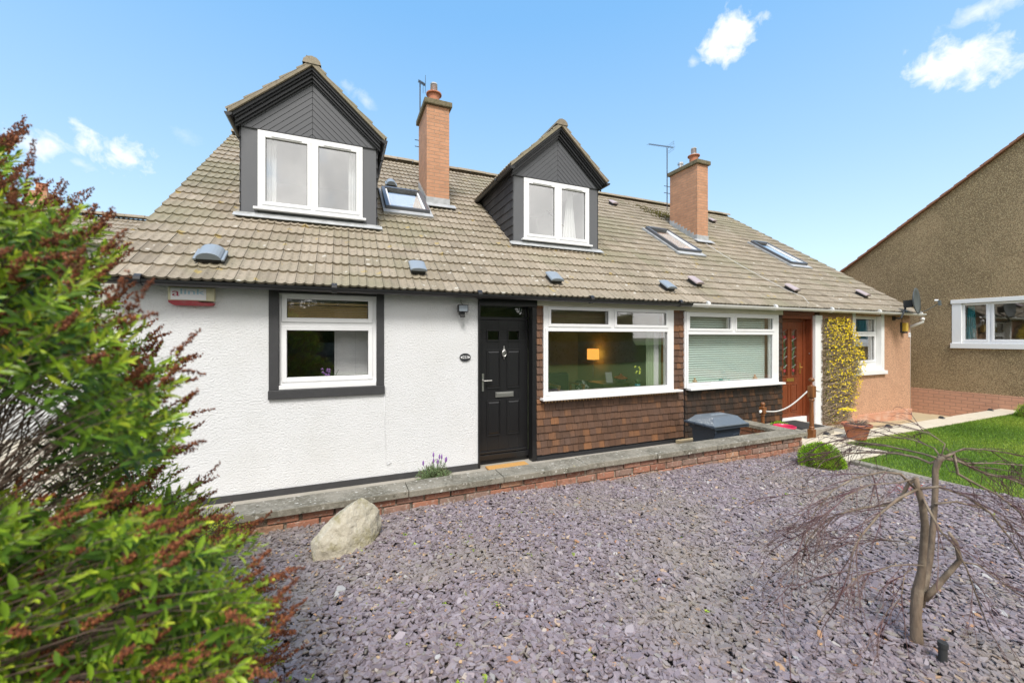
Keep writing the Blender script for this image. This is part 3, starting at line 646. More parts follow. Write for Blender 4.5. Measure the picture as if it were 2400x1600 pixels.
# ---- walls
TOP = .60
def wallbox(m, x0, x1, z0, z1, y0=WY, y1=WY + .26, mi=0): m.box(x0, x1, y0, y1, z0, z1, mi)
m = MB(); W1 = (-.715, .434, -.653, .545)
wallbox(m, XL, W1[0], GZ - .3, TOP); wallbox(m, W1[1], 1.872, GZ - .3, TOP); wallbox(m, W1[0], W1[1], GZ - .3, W1[2]); wallbox(m, W1[0], W1[1], W1[3], TOP)
m.prism([(XL, WY + .262, GZ - .3), (XL, 16.8, GZ - .3), (XL, 16.8, .55), (XL, RIDGE_Y, RIDGE_Z - .06), (XL, WY + .262, roofZ(WY + .262) - .08)], (.25, 0, 0))
m.box(XL + .25, XR - .3, 16.6, 16.8, GZ - .3, .5)
wA = m.build('white_wall', M['white_render'], hA)
m = MB(); m.box(XL, 1.869, WY - .02, WY - .003, GZ - .1, GZ + .075); m.build('black_plinth', M['black_paint'], hA)
# black painted band round the kitchen window
m = MB(); y0, y1 = WY - .012, WY - .001
m.box(-.82, W1[0] - .001, y0, y1, -.655, TOP); m.box(W1[1] + .001, .535, y0, y1, -.655, TOP); m.box(-.825, .54, WY - .035, y1, -.766, -.6555)
m.box(W1[0] - .004, W1[0] + .004, WY - .0005, WY + .1, -.653, TOP); m.box(W1[0], W1[1], y0, WY + .1, .546, TOP)
m.build('window_surround', M['black_paint'], hA, bevel=.006)
def P(px, py, Y): q = onY(px, py, Y); return q.x, q.z
YF = WY + .045
zt = P(680, 700, YF)[1]; zb = P(680, 744, YF)[1]; zt2 = P(680, 774, YF)[1]; zb2 = P(680, 884.5, YF)[1]
xa, xb = P(672.3, 800, YF)[0], P(863, 800, YF)[0]
window(hA, T_facade(YF), W1[0], W1[1], -.60, .545, [(zb, zt, [(xa, xb)]), (zb2, zt2, [(xa, xb)])], sash=.055, sill=(W1[0] + .004, W1[1] - .004, -.60, .055, .05))

# fascia board, header over the doors
m = MB(); m.box(2.84, XM, WY - .05, WY - .002, .50, .655); m.box(XM + .001, 8.74, WY - .05, WY - .002, .48, .655); m.build('cream_fascia', M['cream'], hA, bevel=.003)
m = MB(); m.box(1.874, 2.838, WY - .05, WY - .002, .475, .655); m.box(1.874, 1.905, WY - .022, WY + .30, GZ, .474); m.box(2.762, 2.838, WY - .03, WY + .12, GZ, .474)
m.box(1.905, 2.762, WY + .10, WY + .2, .48, .56)
m.build('door_surround', M['black_gloss'], hA, bevel=.004)
# front door
YD = WY + .15; D0, D1, DB, DT = 1.935, 2.735, -1.80, .265
def door_leaf(house, material, glasspanes, panels, YD, D0, D1, DB, DT, gl='glass', name='front_door', fr=.03):
    """leaf as a grid of flat pieces with raised and fielded panels"""
    m = MB(); xs = sorted({D0, D1} | {v for g in glasspanes for v in g[:2]}); zs = sorted({DB, DT} | {v for g in glasspanes for v in g[2:4]})
    for i in range(len(xs)-1):
        for j in range(len(zs)-1):
            cx, cz = (xs[i]+xs[i+1])/2, (zs[j]+zs[j+1])/2
            if any(g[0] < cx < g[1] and g[2] < cz < g[3] for g in glasspanes): continue
            m.box(xs[i], xs[i+1], YD, YD + .045, zs[j], zs[j+1])
    m2 = MB()
    for (a, b, z0, z1) in panels:
        # moulded ring, sunk field, raised middle
        t = .018
        m2.box(a, a + t, YD - .012, YD - .001, z0, z1); m2.box(b - t, b, YD - .012, YD - .001, z0, z1); m2.box(a + t, b - t, YD - .012, YD - .001, z0, z0 + t); m2.box(a + t, b - t, YD - .012, YD - .001, z1 - t, z1)
        a2, b2, c2, d2 = a + .045, b - .045, z0 + .05, z1 - .05; y = YD - .011
        m2.add([(a + .025, YD - .001, z0 + .028), (b - .025, YD - .001, z0 + .028), (b - .025, YD - .001, z1 - .028), (a + .025, YD - .001, z1 - .028), (a2, y, c2), (b2, y, c2), (b2, y, d2), (a2, y, d2)],
              [(4,5,6,7), (0,1,5,4), (1,2,6,5), (2,3,7,6), (3,0,4,7)])
    for g in glasspanes:
        a, b, z0, z1 = g[:4]; t = .02
        m2.box(a - t, a, YD - .014, YD - .001, z0 - t, z1 + t); m2.box(b, b + t, YD - .014, YD - .001, z0 - t, z1 + t); m2.box(a, b, YD - .014, YD - .001, z0 - t, z0); m2.box(a, b, YD - .014, YD - .001, z1, z1 + t)
    m.v_off = 0; b0 = len(m.v); m.v += m2.v; m.f += [tuple(i + b0 for i in f) for f in m2.f]; m.m += m2.m
    d = m.build(name, M[material], house, bevel=.003)
    for g in glasspanes:
        q = MB(); q.box(g[0], g[1], YD + .015, YD + .02, g[2], g[3]); q.build('door_pane', M[gl], d)
    return d
gp = [(2.081, 2.264, -.045, .095), (2.425, 2.605, -.045, .095)]
pn = [(2.06, 2.30, -.80, -.19), (2.395, 2.635, -.80, -.19), (2.06, 2.30, -1.53, -.975), (2.395, 2.635, -1.53, -.975)]
d = door_leaf(hA, 'black_gloss', gp, pn, YD, D0, D1, DB, DT)
m = MB(); m.box(1.985, 2.015, YD - .012, YD - .001, -.83, -.56); m.tube([(2.0, YD - .012, -.665), (2.0, YD - .055, -.665), (2.03, YD - .06, -.667), (2.13, YD - .055, -.665)], .010, 8); m.tube([(2.0, YD - .02, -.775), (2.0, YD - .012, -.775)], .009, 10)
m.build('door_handle', M['chrome'], d, smooth=False)
m = MB(); m.box(2.205, 2.51, YD - .016, YD - .001, -.935, -.855); m.box(2.225, 2.49, YD - .022, YD - .017, -.92, -.870); m.build('letter_plate', M['chrome'], d, bevel=.003)
m = MB(); m.lathe((2.345, YD - .018, -.205), [(.001, -.018), (.02, -.012), (.024, 0), (.02, .012), (.001, .018)], 12, axis='Y'); m.tube([(2.345, YD - .02, -.21), (2.345, YD - .02, -.16), (2.345, YD - .02, -.135)], [.012, .008, .003], 8)
m.tube([(2.345 + .032*math.sin(2*math.pi*k/14), YD - .03, -.255 - .045*math.cos(2*math.pi*k/14)*1.0) for k in range(15)], .0085, 6); m.tube([(2.345, YD - .025, -.30), (2.345, YD - .02, -.35)], [.012, .004], 8)
m.box(2.331, 2.359, YD - .026, YD - .002, -.29, -.22); m.build('door_knocker', M['chrome'], d, smooth=False)
m = MB(); m.box(1.906, D0 - .003, YD - .01, YD + .06, DB - .1, DT + .03); m.box(D1 + .003, 2.761, YD - .01, YD + .06, DB - .1, DT + .03); m.box(D0 - .003, D1 + .003, YD - .01, YD + .06, DT + .004, .315)
m.box(1.906, 1.94, YD - .01, YD + .06, .315, .56); m.box(2.73, 2.761, YD - .01, YD + .06, .315, .56); m.box(1.94, 2.73, YD - .01, YD + .06, .49, .56)
m.box(D0 - .028, 2.761, YD - .05, YD + .06, DB - .085, DB - .004); m.box(D0, D1, YD - .03, YD - .002, DB + .005, DB + .04); m.box(1.906, 2.761, YD - .02, YD + .1, GZ, DB - .087)
fo = m.build('door_frame', M['black_gloss'], hA, bevel=.004)
m = MB(); m.box(1.94, 2.73, YD + .02, YD + .026, .315, .49); m.build('transom_pane', M['glass'], fo)

# ---- shingle cladding (individual shingles over a backing wall)
def shingles(house, areas, rows_z, material, seed, wmin=.085, wmax=.16, name='shingle_cladding', back=None):
    rg = random.Random(seed); m = MB(); eh = rows_z[2]
    z = rows_z[0]; ri = 0
    while z < rows_z[1]:
        for (x0, x1, za, zb) in areas:
            if z + eh < za + .01 or z > zb - .01: continue
            lo, hi = max(z, za), min(z + eh, zb); x = x0
            if x1 - x0 > .5: x -= rg.uniform(0, wmin)
            while x < x1:
                w_ = rg.uniform(wmin, wmax) if x1 - x0 > .2 else (x1 - x0 + .001 if rg.random() < .45 else (x1 - x0)*rg.uniform(.4, .6))
                a, b = max(x, x0), min(x + w_, x1); x += w_
                if b - a < .012: continue
                j = rg.uniform(-.006, .004); tk = rg.uniform(.010, .017); g = .0018
                if hi - lo < .03: continue
                vs = [(a+g, WY - .014 - tk, lo + j), (b-g, WY - .014 - tk, lo + j + rg.uniform(-.003, .003)), (b-g, WY - .006, hi + .012), (a+g, WY - .006, hi + .012),
                      (a+g, WY - .002, lo + j), (b-g, WY - .002, lo + j)]
                m.add(vs, [(0,1,2,3), (4,5,1,0), (0,3,4), (1,5,2)])
        z += eh; ri += 1
    return m
BW = (2.958, 5.67, -.97, .53)
m = shingles(hA, [(2.842, BW[0] - .004, BW[2] - .001, .50), (BW[1] + .004, XM - .02, BW[2] - .001, .50), (2.842, XM - .02, -1.88, BW[2] - .001)], (-1.865, .52, .1165), 'shingle', 5)
m.build('shingle_cladding', M['shingle'], hA)
W3 = (6.013, 8.62, -.96, .477)
m = shingles(hB, [(W3[1] + .02, 8.765, W3[2] - .001, .48), (XM + .012, 8.765, -1.93, W3[2] - .001)], (-1.895, .5, .1165), 'shingle_dark', 6)
m.build('shingle_cladding', M['shingle_dark'], hB)
m = MB()   # backing wall with openings
for (a, b, z0, z1) in ((2.84, BW[0], GZ - .2, TOP), (BW[1], XM, GZ - .2, TOP), (BW[0], BW[1], GZ - .2, BW[2]), (BW[0], BW[1], BW[3], TOP)): m.box(a, b, WY, WY + .2, z0, z1)
m.build('timber_panel_wall', M['black_trim'], hA)
m = MB()
for (a, b, z0, z1) in ((XM + .001, W3[0], GZ - .2, TOP), (W3[1], 8.77, GZ - .2, TOP), (W3[0], W3[1], GZ - .2, W3[2]), (W3[0], W3[1], W3[3], TOP)): m.box(a, b, WY, WY + .2, z0, z1)
m.build('timber_panel_wall', M['black_trim'], hB)
m = MB(); m.box(XM - .018, XM + .012, WY - .04, WY - .003, -.96, .478); m.box(W3[0] - .05, W3[0] - .001, WY - .06, WY - .002, -.96, .477); m.build('white_corner_trim', M['upvc'], hB, bevel=.003)
m = MB(); m.box(2.845, 5.93, WY - .028, WY - .003, GZ - .05, GZ + .055); m.build('black_base_board', M['black_trim'], hA)

def rowz(px, a, b, Y): return P(px, b, Y)[1], P(px, a, Y)[1]
YB = WY - .035
def winpx(house, Y, rect, toprow, cols_top, botrow, cols_bot, **kw):
    """glass edges measured on the photograph, on the window's own plane"""
    rows = []
    px = cols_top[0][0]; z0, z1 = rowz(px, *toprow, Y); rows.append((z0, z1, [(P(a, 750, Y)[0], P(b, 750, Y)[0]) for a, b in cols_top]))
    px = cols_bot[0][0]; z0, z1 = rowz(px, *botrow, Y); rows.append((z0, z1, [(P(a, 750, Y)[0], P(b, 750, Y)[0]) for a, b in cols_bot]))
    return window(house, T_facade(Y), *rect, rows, **kw)
S = 3.485
w2 = winpx(hA, YB, BW, (660 + 228/S, 660 + 342/S), [(1100 + 666/S, 1100 + 1136/S), (1100 + 1203/S, 1100 + 1608/S)], (660 + 405/S, 660 + 903/S), [(1100 + 642/S, 1100 + 1616/S)], depth=.1, sash=.05, sill=(BW[0] - .06, BW[1] + .12, -.965, .11, .035))
S = 3.459
w3 = winpx(hB, YB, W3, (640 + 350/S, 640 + 448/S), [(1500 + 402/S, 1500 + 736/S), (1500 + 783/S, 1500 + 1076/S)], (640 + 497/S, 640 + 893/S), [(1500 + 384/S, 1500 + 1072/S)], depth=.1, sash=.045, sill=(W3[0] - .03, W3[1] + .06, -.955, .11, .04))
# saw-tooth trim below the sills
for (h, a, b, z, mt) in ((hA, BW[0] - .01, BW[1] + .02, -1.0, 'tan_trim'), (hB, W3[0] - .02, W3[1] + .0, -.995, 'black_trim')):
    m = MB(); n = int((b - a)/.058); st = (b - a)/n
    for i in range(n):
        x = a + i*st; m.prism([(x, WY - .075, z), (x + st*.5, WY - .075, z - .045), (x + st, WY - .075, z)], (0, .012, 0))
    m.box(a, b, WY - .075, WY - .060, z + .0005, z + .012); m.build('saw_tooth_trim', M[mt], h)

# ---- brown door
YE = WY + .15
gp = [(9.03, 9.19, -.86, .17), (9.32, 9.50, -.86, .17)]
d = door_leaf(hB, 'brown_door', gp, [(9.00, 9.22, -1.68, -1.05), (9.30, 9.52, -1.68, -1.05)], YE, 8.90, 9.72, -1.80, .35)
m = MB()
for (a, b) in ((9.03, 9.19), (9.32, 9.50)):   # leaded red-rose glass and the peaked heads
    m.prism([(a, YE + .010, .17), (b, YE + .010, .17), (b if a < 9.2 else a, YE + .010, .07)], (0, .004, 0), 0)
    c = (a + b)/2
    for z in (-.75, .0): m.lathe((c, YE + .008, z), [(.001, -.004), (.036, -.003), (.04, 0), (.036, .002)], 10, 1, 'Y')
    pts = [(c + .035*math.sin(k*.8), YE + .008, -.71 + k*.045) for k in range(16)]; m.tube(pts, .006, 4, 2)
    for k in range(5): m.tube([(a, YE + .006, -.7 + .2*k), (b, YE + .006, -.62 + .2*k)], .003, 4, 3)
m.build('leaded_glass', [M['brown_door'], M['signred'], M['leafdark'], M['lead']], d)
m = MB(); m.box(9.15, 9.40, YE - .012, YE - .001, -.99, -.92); m.build('letter_plate', M['brass'], d, bevel=.002)
m = MB(); m.box(9.60, 9.64, YE - .012, YE - .001, -.83, -.58); m.tube([(9.62, YE - .012, -.68), (9.62, YE - .06, -.68), (9.52, YE - .06, -.68)], .011, 8); m.build('door_handle', M['brass'], d)
m = MB(); m.box(8.775, 8.897, YE - .02, YE + .06, -1.80, .41); m.box(9.723, 9.84, YE - .02, YE + .06, -1.80, .41); m.box(8.897, 9.723, YE - .02, YE + .06, .353, .41)
m.box(9.80, 9.84, WY - .0, YE - .021, -1.93, .41); m.box(8.775, 9.84, WY + .0, YE + .06, .411, TOP); m.box(8.775, 9.84, WY - .04, WY - .001, .49, .57)
m.tube([(9.835, WY + .05, -.37), (9.795, WY + .05, -.37)], .018, 10, 1)
m.build('door_frame', [M['brown_door'], M['chrome']], hB, bevel=.004)
m = MB(); m.box(8.775, 9.798, YE - .05, YE + .06, -1.95, -1.802); m.build('door_threshold', M['white_paint'], hB, bevel=.004)
# pilaster and pink wall
m = MB(); m.box(9.842, 10.10, WY - .06, WY + .2, GZ - .3, .50); m.build('white_pilaster', M['white_paint'], hB, bevel=.012)
m = MB(); OW = (11.47, 12.60, -.83, TOP - .07)
m.box(10.101, OW[0], WY, WY + .26, GZ - .35, TOP); m.box(OW[1], XR, WY, WY + .26, GZ - .35, TOP); m.box(OW[0], OW[1], WY, WY + .26, GZ - .35, OW[2]); m.box(OW[0], OW[1], WY, WY + .26, OW[3], TOP)
m.prism([(XR - .25, WY + .262, GZ - .35), (XR - .25, 16.8, GZ - .35), (XR - .25, 16.8, .55), (XR - .25, RIDGE_Y, RIDGE_Z - .06), (XR - .25, WY + .262, roofZ(WY + .262) - .08)], (.25, 0, 0))
m.build('pink_wall', M['pink'], hB)
m = MB(); m.box(10.101, XR + .025, WY - .03, WY - .002, -2.4, -1.90); m.box(XR + .001, XR + .025, WY - .002, 16, -2.4, -1.90); m.build('wall_plinth', M['pink_plinth'], hB, bevel=.008)
m = MB()   # white band round the small window, and its deep reveal
m.box(OW[0] - .12, OW[0] - .001, WY - .02, WY - .001, OW[2] - .01, TOP - .001); m.box(OW[1] + .001, OW[1] + .12, WY - .02, WY - .001, OW[2] - .01, TOP - .001)
m.box(OW[0] - .16, OW[1] + .17, WY - .07, WY - .0005, OW[2] - .10, OW[2] - .011)
m.box(OW[1] - .012, OW[1] - .001, WY - .018, WY + .12, OW[2], OW[3]); m.box(OW[0] + .001, OW[0] + .012, WY - .018, WY + .12, OW[2], OW[3]); m.box(OW[0] + .012, OW[1] - .012, WY - .06, WY + .1, OW[2] - .009, OW[2] + .02)
m.build('window_surround', M['white_paint'], hB, bevel=.005)
YS = WY + .10; x0, x1 = OW[0] + .015, OW[1] - .015
xg0, xg1 = x0 + .09, P(1500 + 1898/3.459, 780, YS)[0]
zr = [P(2048, 640 + v/3.459, YS)[1] for v in (375, 475, 512, 703)]
window(hB, T_facade(YS), x0, x1, OW[2] + .022, OW[3] - .001, [(zr[1], zr[0], [(xg0, xg1)]), (zr[3], zr[2], [(xg0, xg1)])], sash=.05)

# ---- chimneys
def chimney(h, x0, x1, y0, y1, pots, ztop=4.9):
    m = MB(); m.box(x0, x1, y0, y1, roofZ(y0) - .3, ztop); c = m.build('chimney', M['chim_brick'], h, bevel=.006)
    m = MB(); m.box(x0 - .055, x1 + .055, y0 - .055, y1 + .055, ztop + .001, ztop + .115); m.build('chimney_cap', M['cap'], c, bevel=.015)
    m = MB(); zb = roofZ(y0); m.box(x0 - .01, x1 + .01, y0 - .012, y0 - .002, zb - .1, zb + .17)
    m.obox((( x0 + x1)/2, y0 - .07, roofZ(y0 - .07) + .045), ((x1 - x0)/2 + .12, 0, 0), V*.09, Wn*.006)
    k = y0
    while k < y1 - .01:     # stepped side flashing
        e = min(k + .12, y1); zz = roofZ(e) + .10
        for xs in ((x0 - .012, x0 - .002), (x1 + .002, x1 + .012)): m.box(*xs, k, e - .001, roofZ(k) - .12, zz)
        k += .12
    m.build('lead_flashing', M['lead'], c)
    for (px_, py_, kind) in pots:
        m = MB(); z = ztop + .115
        if kind == 'pot':
            m.lathe((px_, py_, z), [(.12, 0), (.12, .02), (.115, .03), (.12, .20), (.13, .215), (.165, .225), (.165, .25), (.12, .255)], 20); m.build('chimney_pot', M['terracotta'], c, smooth=False)
            m = MB(); m.lathe((px_, py_, z + .256), [(.075, 0), (.075, .05)] + [q for k2 in range(6) for q in ((.077, .055 + k2*.022), (.062, .065 + k2*.022))] + [(.077, .19), (.08, .21)], 16); m.build('flue_terminal', M['steel'], c)
        else:
            m.lathe((px_, py_, z), [(.06, -.05), (.06, .16), (.085, .165), (.085, .22), (.02, .24)], 14); m.build('flue_terminal', M['steel'], c)
    return c
c1, c2 = CHIM
p1 = onY(1017, 225, 8.62); chimney(hA, *c1, [(p1.x, 8.62, 'pot')], 4.87)
p2 = onY(1626, 370, 8.55); p3 = onY(1600, 390, 9.0); chimney(hB, *c2, [(c2[0] + .19, 8.6, 'pot'), (c2[0] + .15, 9.05, 'flue')], 4.86)

# ---- dormers
def dormer(xc, yd, dz, house, curt, first):
    Z = lambda z: z + dz
    m = MB()       # front corner boards + apron under the sill + cheeks
    zb = roofZ(yd) - .12; zc = Z(3.10); wx0, wx1 = xc - .745, xc + .745; wz1, wz0 = Z(3.085), Z(1.905)
    m.box(xc - HWD, wx0 - .001, yd, yd + .12, zb, zc); m.box(wx1 + .001, xc + HWD, yd, yd + .12, zb, zc)
    m.box(wx0 - .001, wx1 + .001, yd + .02, yd + .12, zb, wz0 - .03, 1)
    for s in (-1, 1):
        xa_, xb_ = (xc + s*HWD, xc + s*(HWD - .1)); m.box(min(xa_, xb_), max(xa_, xb_), yd + .121, 9.3, zb, Z(EAV) - .02, 2)
    D = m.build('dormer', [M['grey_panel'], M['grey_panel'], M['black_trim']], house, bevel=.004)
    # chevron boarding of the gable: each board a bevelled plank, laid parallel to the rake
    m = MB(); y = yd - .004; zt_ = Z(EAV) + HWD*DSL; n = 13; pitch = .0985; ca = 1/math.sqrt(1 + DSL*DSL)
    for s in (-1, 1):
        for k in range(n):
            d0, d1 = k*pitch + .003, (k + 1)*pitch - .004        # vertical drop below the apex line
            poly = []
            # board region: zt_-d1 - |x|*DSL <= z <= zt_-d0 - |x|*DSL, clipped to z >= zc and |x| <= HWD
            def clip(drop):
                xe = min(HWD, (zt_ - drop - zc)/DSL); return max(0, xe)
            xo, xi = clip(d0), clip(d1)
            if xo <= .004: continue
            poly = [(0, zt_ - d0), (xo, max(zc + .001, zt_ - d0 - xo*DSL))]
            if xi < xo - 1e-4: poly.append((min(xo, HWD), zc + .001)) if xo >= HWD - 1e-6 and zt_ - d0 - xo*DSL > zc + .002 else None
            if xi > .003: poly.append((xi, max(zc + .001, zt_ - d1 - xi*DSL)))
            if xi > .003: poly.append((0, zt_ - d1))
            else: poly.append((0, zc + .001))
            pts = [(xc + s*(q[0] + .0015), y - .012, q[1]) for q in poly]
            m.prism(pts, (0, .012, 0))
    m.prism([(xc - HWD, yd, zc + .0005), (xc + HWD, yd, zc + .0005), (xc + HWD, yd, Z(EAV)), (xc, yd, zt_), (xc - HWD, yd, Z(EAV))], (0, .1, 0), 1)
    m.box(xc - HWD - .003, xc + HWD + .003, yd - .019, yd - .001, zc - .012, zc + .0, 1)
    m.build('gable_boarding', [M['grey_board'], M['black_trim']], D, bevel=.0025)
    # barge boards: three stepped mouldings
    m = MB()
    for (drop0, drop1, yf, yb) in ((-.06, .035, yd - .145, yd - .002), (.035, .07, yd - .115, yd - .002), (.07, .125, yd - .085, yd - .017), (.125, .165, yd - .055, yd - .017)):
        for s in (-1, 1):
            o = .10; xe = HWD + (o if drop1 < .05 else .06)
            pts = [(xc, yf, zt_ - drop0), (xc + s*xe, yf, zt_ - drop0 - xe*DSL), (xc + s*xe, yf, zt_ - drop1 - xe*DSL), (xc, yf, zt_ - drop1)]
            m.prism(pts, (0, yb - yf, 0))
    m.build('barge_board', M['black_trim'], D, bevel=.004)
    # eaves soffit + gutters along both sides
    for s in (-1, 1):
        m = MB()
        xe = xc + s*(HWD + .115); ze = Z(EAV) - .135; r = .05; nn = 8; vs = []
        for yy in (yd - .22, 9.0):
            for k in range(nn + 1):
                q = math.pi*k/nn; vs.append((xe - math.cos(q)*r, yy, ze - math.sin(q)*r + .04))
        m.add(vs, [(k, k+1, nn+1+k+1, nn+1+k) for k in range(nn)]); m.add([vs[k] for k in range(nn+1)], [tuple(range(nn+1))]); 
        m.tube([(xe, yd + .5, ze + .035), (xe, yd + .56, ze + .035)], r + .006, 12)
        m.box(min(xc + s*HWD, xe), max(xc + s*HWD, xe) , yd - .1, 9.1, ze + .052, ze + .06, 1)
        m.build('dormer_gutter', [M['black_plastic'], M['black_trim']], D)
    # tiled roof
    m = None
    ov = .13; half = HWD + ov; Lg = half*math.sqrt(1 + DSL*DSL); rows = 5
    for s in (-1, 1):
        Oe = Vector((xc + s*half, yd - .19 if s < 0 else 10.3, zt_ - half*DSL + .055)); Vv = Vector((-s, 0, DSL)).normalized(); Wv = Vector((s*DSL, 0, 1)).normalized()
        Uv = Vector((0, 1, 0)) if s < 0 else Vector((0, -1, 0)); Wd = 10.3 - (yd - .19)
        def sk(c): return c.z < roofZ(c.y) - .12 or c.y > 10.35
        Oe = Oe if s < 0 else Oe
        mm = tiles('dormer_roof', D, Oe, Uv, Vv, Wv, Wd, rows, sk, seed=int(xc*10) + s + 40, thick=.034)
        if m is None: m = mm
        else: b0 = len(m.v); m.v += mm.v; m.f += [tuple(i + b0 for i in f) for f in mm.f]; m.m += mm.m
    zr_ = zt_ + .05; ye = RY0 + (zr_ - RZ0)/RS - .05
    ridge_caps(m, (xc, yd - .20, zr_ + .0), (xc, ye, zr_ + .0), r=.125, seed=9)
    for s in (-1, 1):   # mortar-bedded verge under the tile edge
        m.prism([(xc, yd - .185, zt_ + .085), (xc + s*(half - .005), yd - .185, zt_ + .085 - (half - .005)*DSL), (xc + s*(half - .005), yd - .185, zt_ + .02 - (half - .005)*DSL + .01), (xc, yd - .185, zt_ + .02)], (0, 2.5, 0))
    m.build('dormer_roof', M['tile'], D)
    # slate-hung cheeks
    rg = random.Random(int(xc*7) + 3)
    for s in (-1, 1):
        m = MB(); xw = xc + s*HWD; z = roofZ(yd) - .15; r = 0
        while z < Z(EAV) - .04:
            yy = yd + .002 - (r % 2)*.14
            while yy < 9.2:
                a, b = max(yy, yd + .002), yy + .278; zt2_ = min(z + .172, Z(EAV) - .03)
                if b > a + .01 and zt2_ > roofZ(a) - .05:
                    j = rg.uniform(-.003, .003)
                    vs = [(xw + s*.024, a, z + j), (xw + s*.024, b, z + j), (xw + s*.010, b, zt2_ + .01), (xw + s*.010, a, zt2_ + .01), (xw + s*.002, a, z + j), (xw + s*.002, b, z + j)]
                    m.add(vs, [(0,1,2,3), (4,5,1,0), (0,3,4), (1,5,2)])
                yy += .282
            z += .165; r += 1
        m.build('slate_cheek', M['slate'], D)
    m = MB(); m.box(xc - HWD - .06, xc + HWD + .06, yd - .03, yd - .002, zb + .03, zb + .16)   # lead apron dressed over the tiles
    m.obox((xc, yd - .06, roofZ(yd - .06) + .035), (HWD + .09, 0, 0), V*.06, Wn*.004)
    m.build('lead_apron', M['lead'], D)
    mx = .043
    window(D, T_facade(yd + .0), wx0, wx1, wz0, wz1, [(wz0 + .105, wz1 - .105, [(wx0 + .105, xc - .075), (xc + .085, wx1 - .10)])], name='dormer_window', depth=.07, sash=.052, gmat='glass_sky', sill=(wx0 - .05, wx1 + .05, wz0, .06, .035), vents=True, proud=.018)
    m = MB(); a, b, y0_, y1_, z0_, z1_ = xc - HWD + .11, xc + HWD - .11, yd + .125, yd + 2.6, Z(1.15), Z(3.2)     # the bedroom behind
    m.quad((a, y1_, z0_), (b, y1_, z0_), (b, y1_, z1_), (a, y1_, z1_)); m.quad((a, y0_, z0_), (a, y1_, z0_), (a, y1_, z1_), (a, y0_, z1_)); m.quad((b, y0_, z0_), (b, y1_, z0_), (b, y1_, z1_), (b, y0_, z1_))
    m.quad((a, y0_, z1_), (b, y0_, z1_), (b, y1_, z1_), (a, y1_, z1_)); m.quad((a, y0_, z0_), (b, y0_, z0_), (b, y1_, z0_), (a, y1_, z0_))
    m.build('bedroom_wall', M['room_white'], D)
    return D
def curtain(x0, x1, z0, z1, Y, material, label, amp=.02, waves=5, gather=0, name='curtain', T=None):
    m = MB(); n = waves*8; vs = []
    rowsn = 6
    for j in range(rowsn + 1):
        f = j/rowsn; z = z1 + (z0 - z1)*f; sp = 1 - gather*(1 - f)
        for i in range(n + 1):
            q = i/n; x = x0 + (x1 - x0)*(.5 + (q - .5)*sp)
            p = (x, Y + amp*math.sin(q*waves*2*math.pi + .3*math.sin(f*3)), z)
            vs.append(T(*p) if T else p)
    m.add(vs, [(j*(n+1)+i, j*(n+1)+i+1, (j+1)*(n+1)+i+1, (j+1)*(n+1)+i) for j in range(rowsn) for i in range(n)])
    return m.build(name, M[material], None, smooth=True, label=label, cat='curtain')
D1_ = dormer(*DORM[0], hA, None, True); D2_ = dormer(*DORM[1], hA, None, False)
xc, yd, dz = DORM[0]
curtain(xc - .66, xc - .52, 1.9, 3.1, yd + .17, 'curtain_white', 'white curtain drawn to the left edge of the larger left dormer window', .015, 3)
curtain(xc + .53, xc + .66, 1.9, 3.1, yd + .17, 'curtain_white', 'white curtain drawn to the right edge of the larger left dormer window', .015, 3)
xc, yd, dz = DORM[1]
curtain(xc + .22, xc + .58, 1.9, 3.05, yd + .2, 'curtain_white', 'white curtain gathered inside the second dormer window', .025, 4, .75)

# ---- ground floor rooms
def room(h, x0, x1, y1, mback, mside, z0=GZ + .1, z1=.52, y0=WY + .28):
    m = MB()
    m.quad((x0, y1, z0), (x1, y1, z0), (x1, y1, z1), (x0, y1, z1), 0); m.quad((x0, y0, z0), (x0, y1, z0), (x0, y1, z1), (x0, y0, z1), 1); m.quad((x1, y0, z0), (x1, y1, z0), (x1, y1, z1), (x1, y0, z1), 1)
    m.quad((x0, y0, z1), (x1, y0, z1), (x1, y1, z1), (x0, y1, z1), 2); m.quad((x0, y0, z0), (x1, y0, z0), (x1, y1, z0), (x0, y1, z0), 3)
    m.build('room_wall', [M[mback], M[mside], M['room_white'], M['floorwood']], h)
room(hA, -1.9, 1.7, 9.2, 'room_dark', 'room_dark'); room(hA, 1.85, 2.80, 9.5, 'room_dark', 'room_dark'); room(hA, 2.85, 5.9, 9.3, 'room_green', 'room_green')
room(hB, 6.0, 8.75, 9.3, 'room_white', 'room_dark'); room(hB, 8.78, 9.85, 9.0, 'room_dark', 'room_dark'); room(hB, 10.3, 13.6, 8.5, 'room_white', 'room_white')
def blind(x0, x1, z0, z1, Y, material, label, pitch=.024, tilt=.5, slat=.022, cords=3):
    m = MB(); z = z0
    while z < z1:
        m.obox(((x0+x1)/2, Y, z), ((x1-x0)/2, 0, 0), Vector((0, math.cos(tilt), math.sin(tilt)))*slat/2, Vector((0, -math.sin(tilt), math.cos(tilt)))*.0007); z += pitch
    m.box(x0, x1, Y - .015, Y + .015, z1, z1 + .03)
    for k in range(cords): x = x0 + (x1-x0)*(k + .5)/cords; m.box(x - .001, x + .001, Y - .013, Y - .012, z0, z1)
    return m.build('venetian_blind', M[material], None, label=label, cat='blind')
blind(xa - .02, xb + .02, .20, .42, WY + .13, 'blind_wood', 'half lowered tan venetian blind in the top light of the black framed window', .022, 1.05)
blind(3.0, 5.6, .20, .46, WY + .10, 'blind_dark', 'raised brown venetian blind at the top of the big living room window', .022, .95, .018)
blind(W3[0] + .03, W3[1] - .22, -.95, .42, WY + .13, 'blind_white', 'pale green tinted venetian blind filling the neighbouring house window', .045, 1.0, .040)
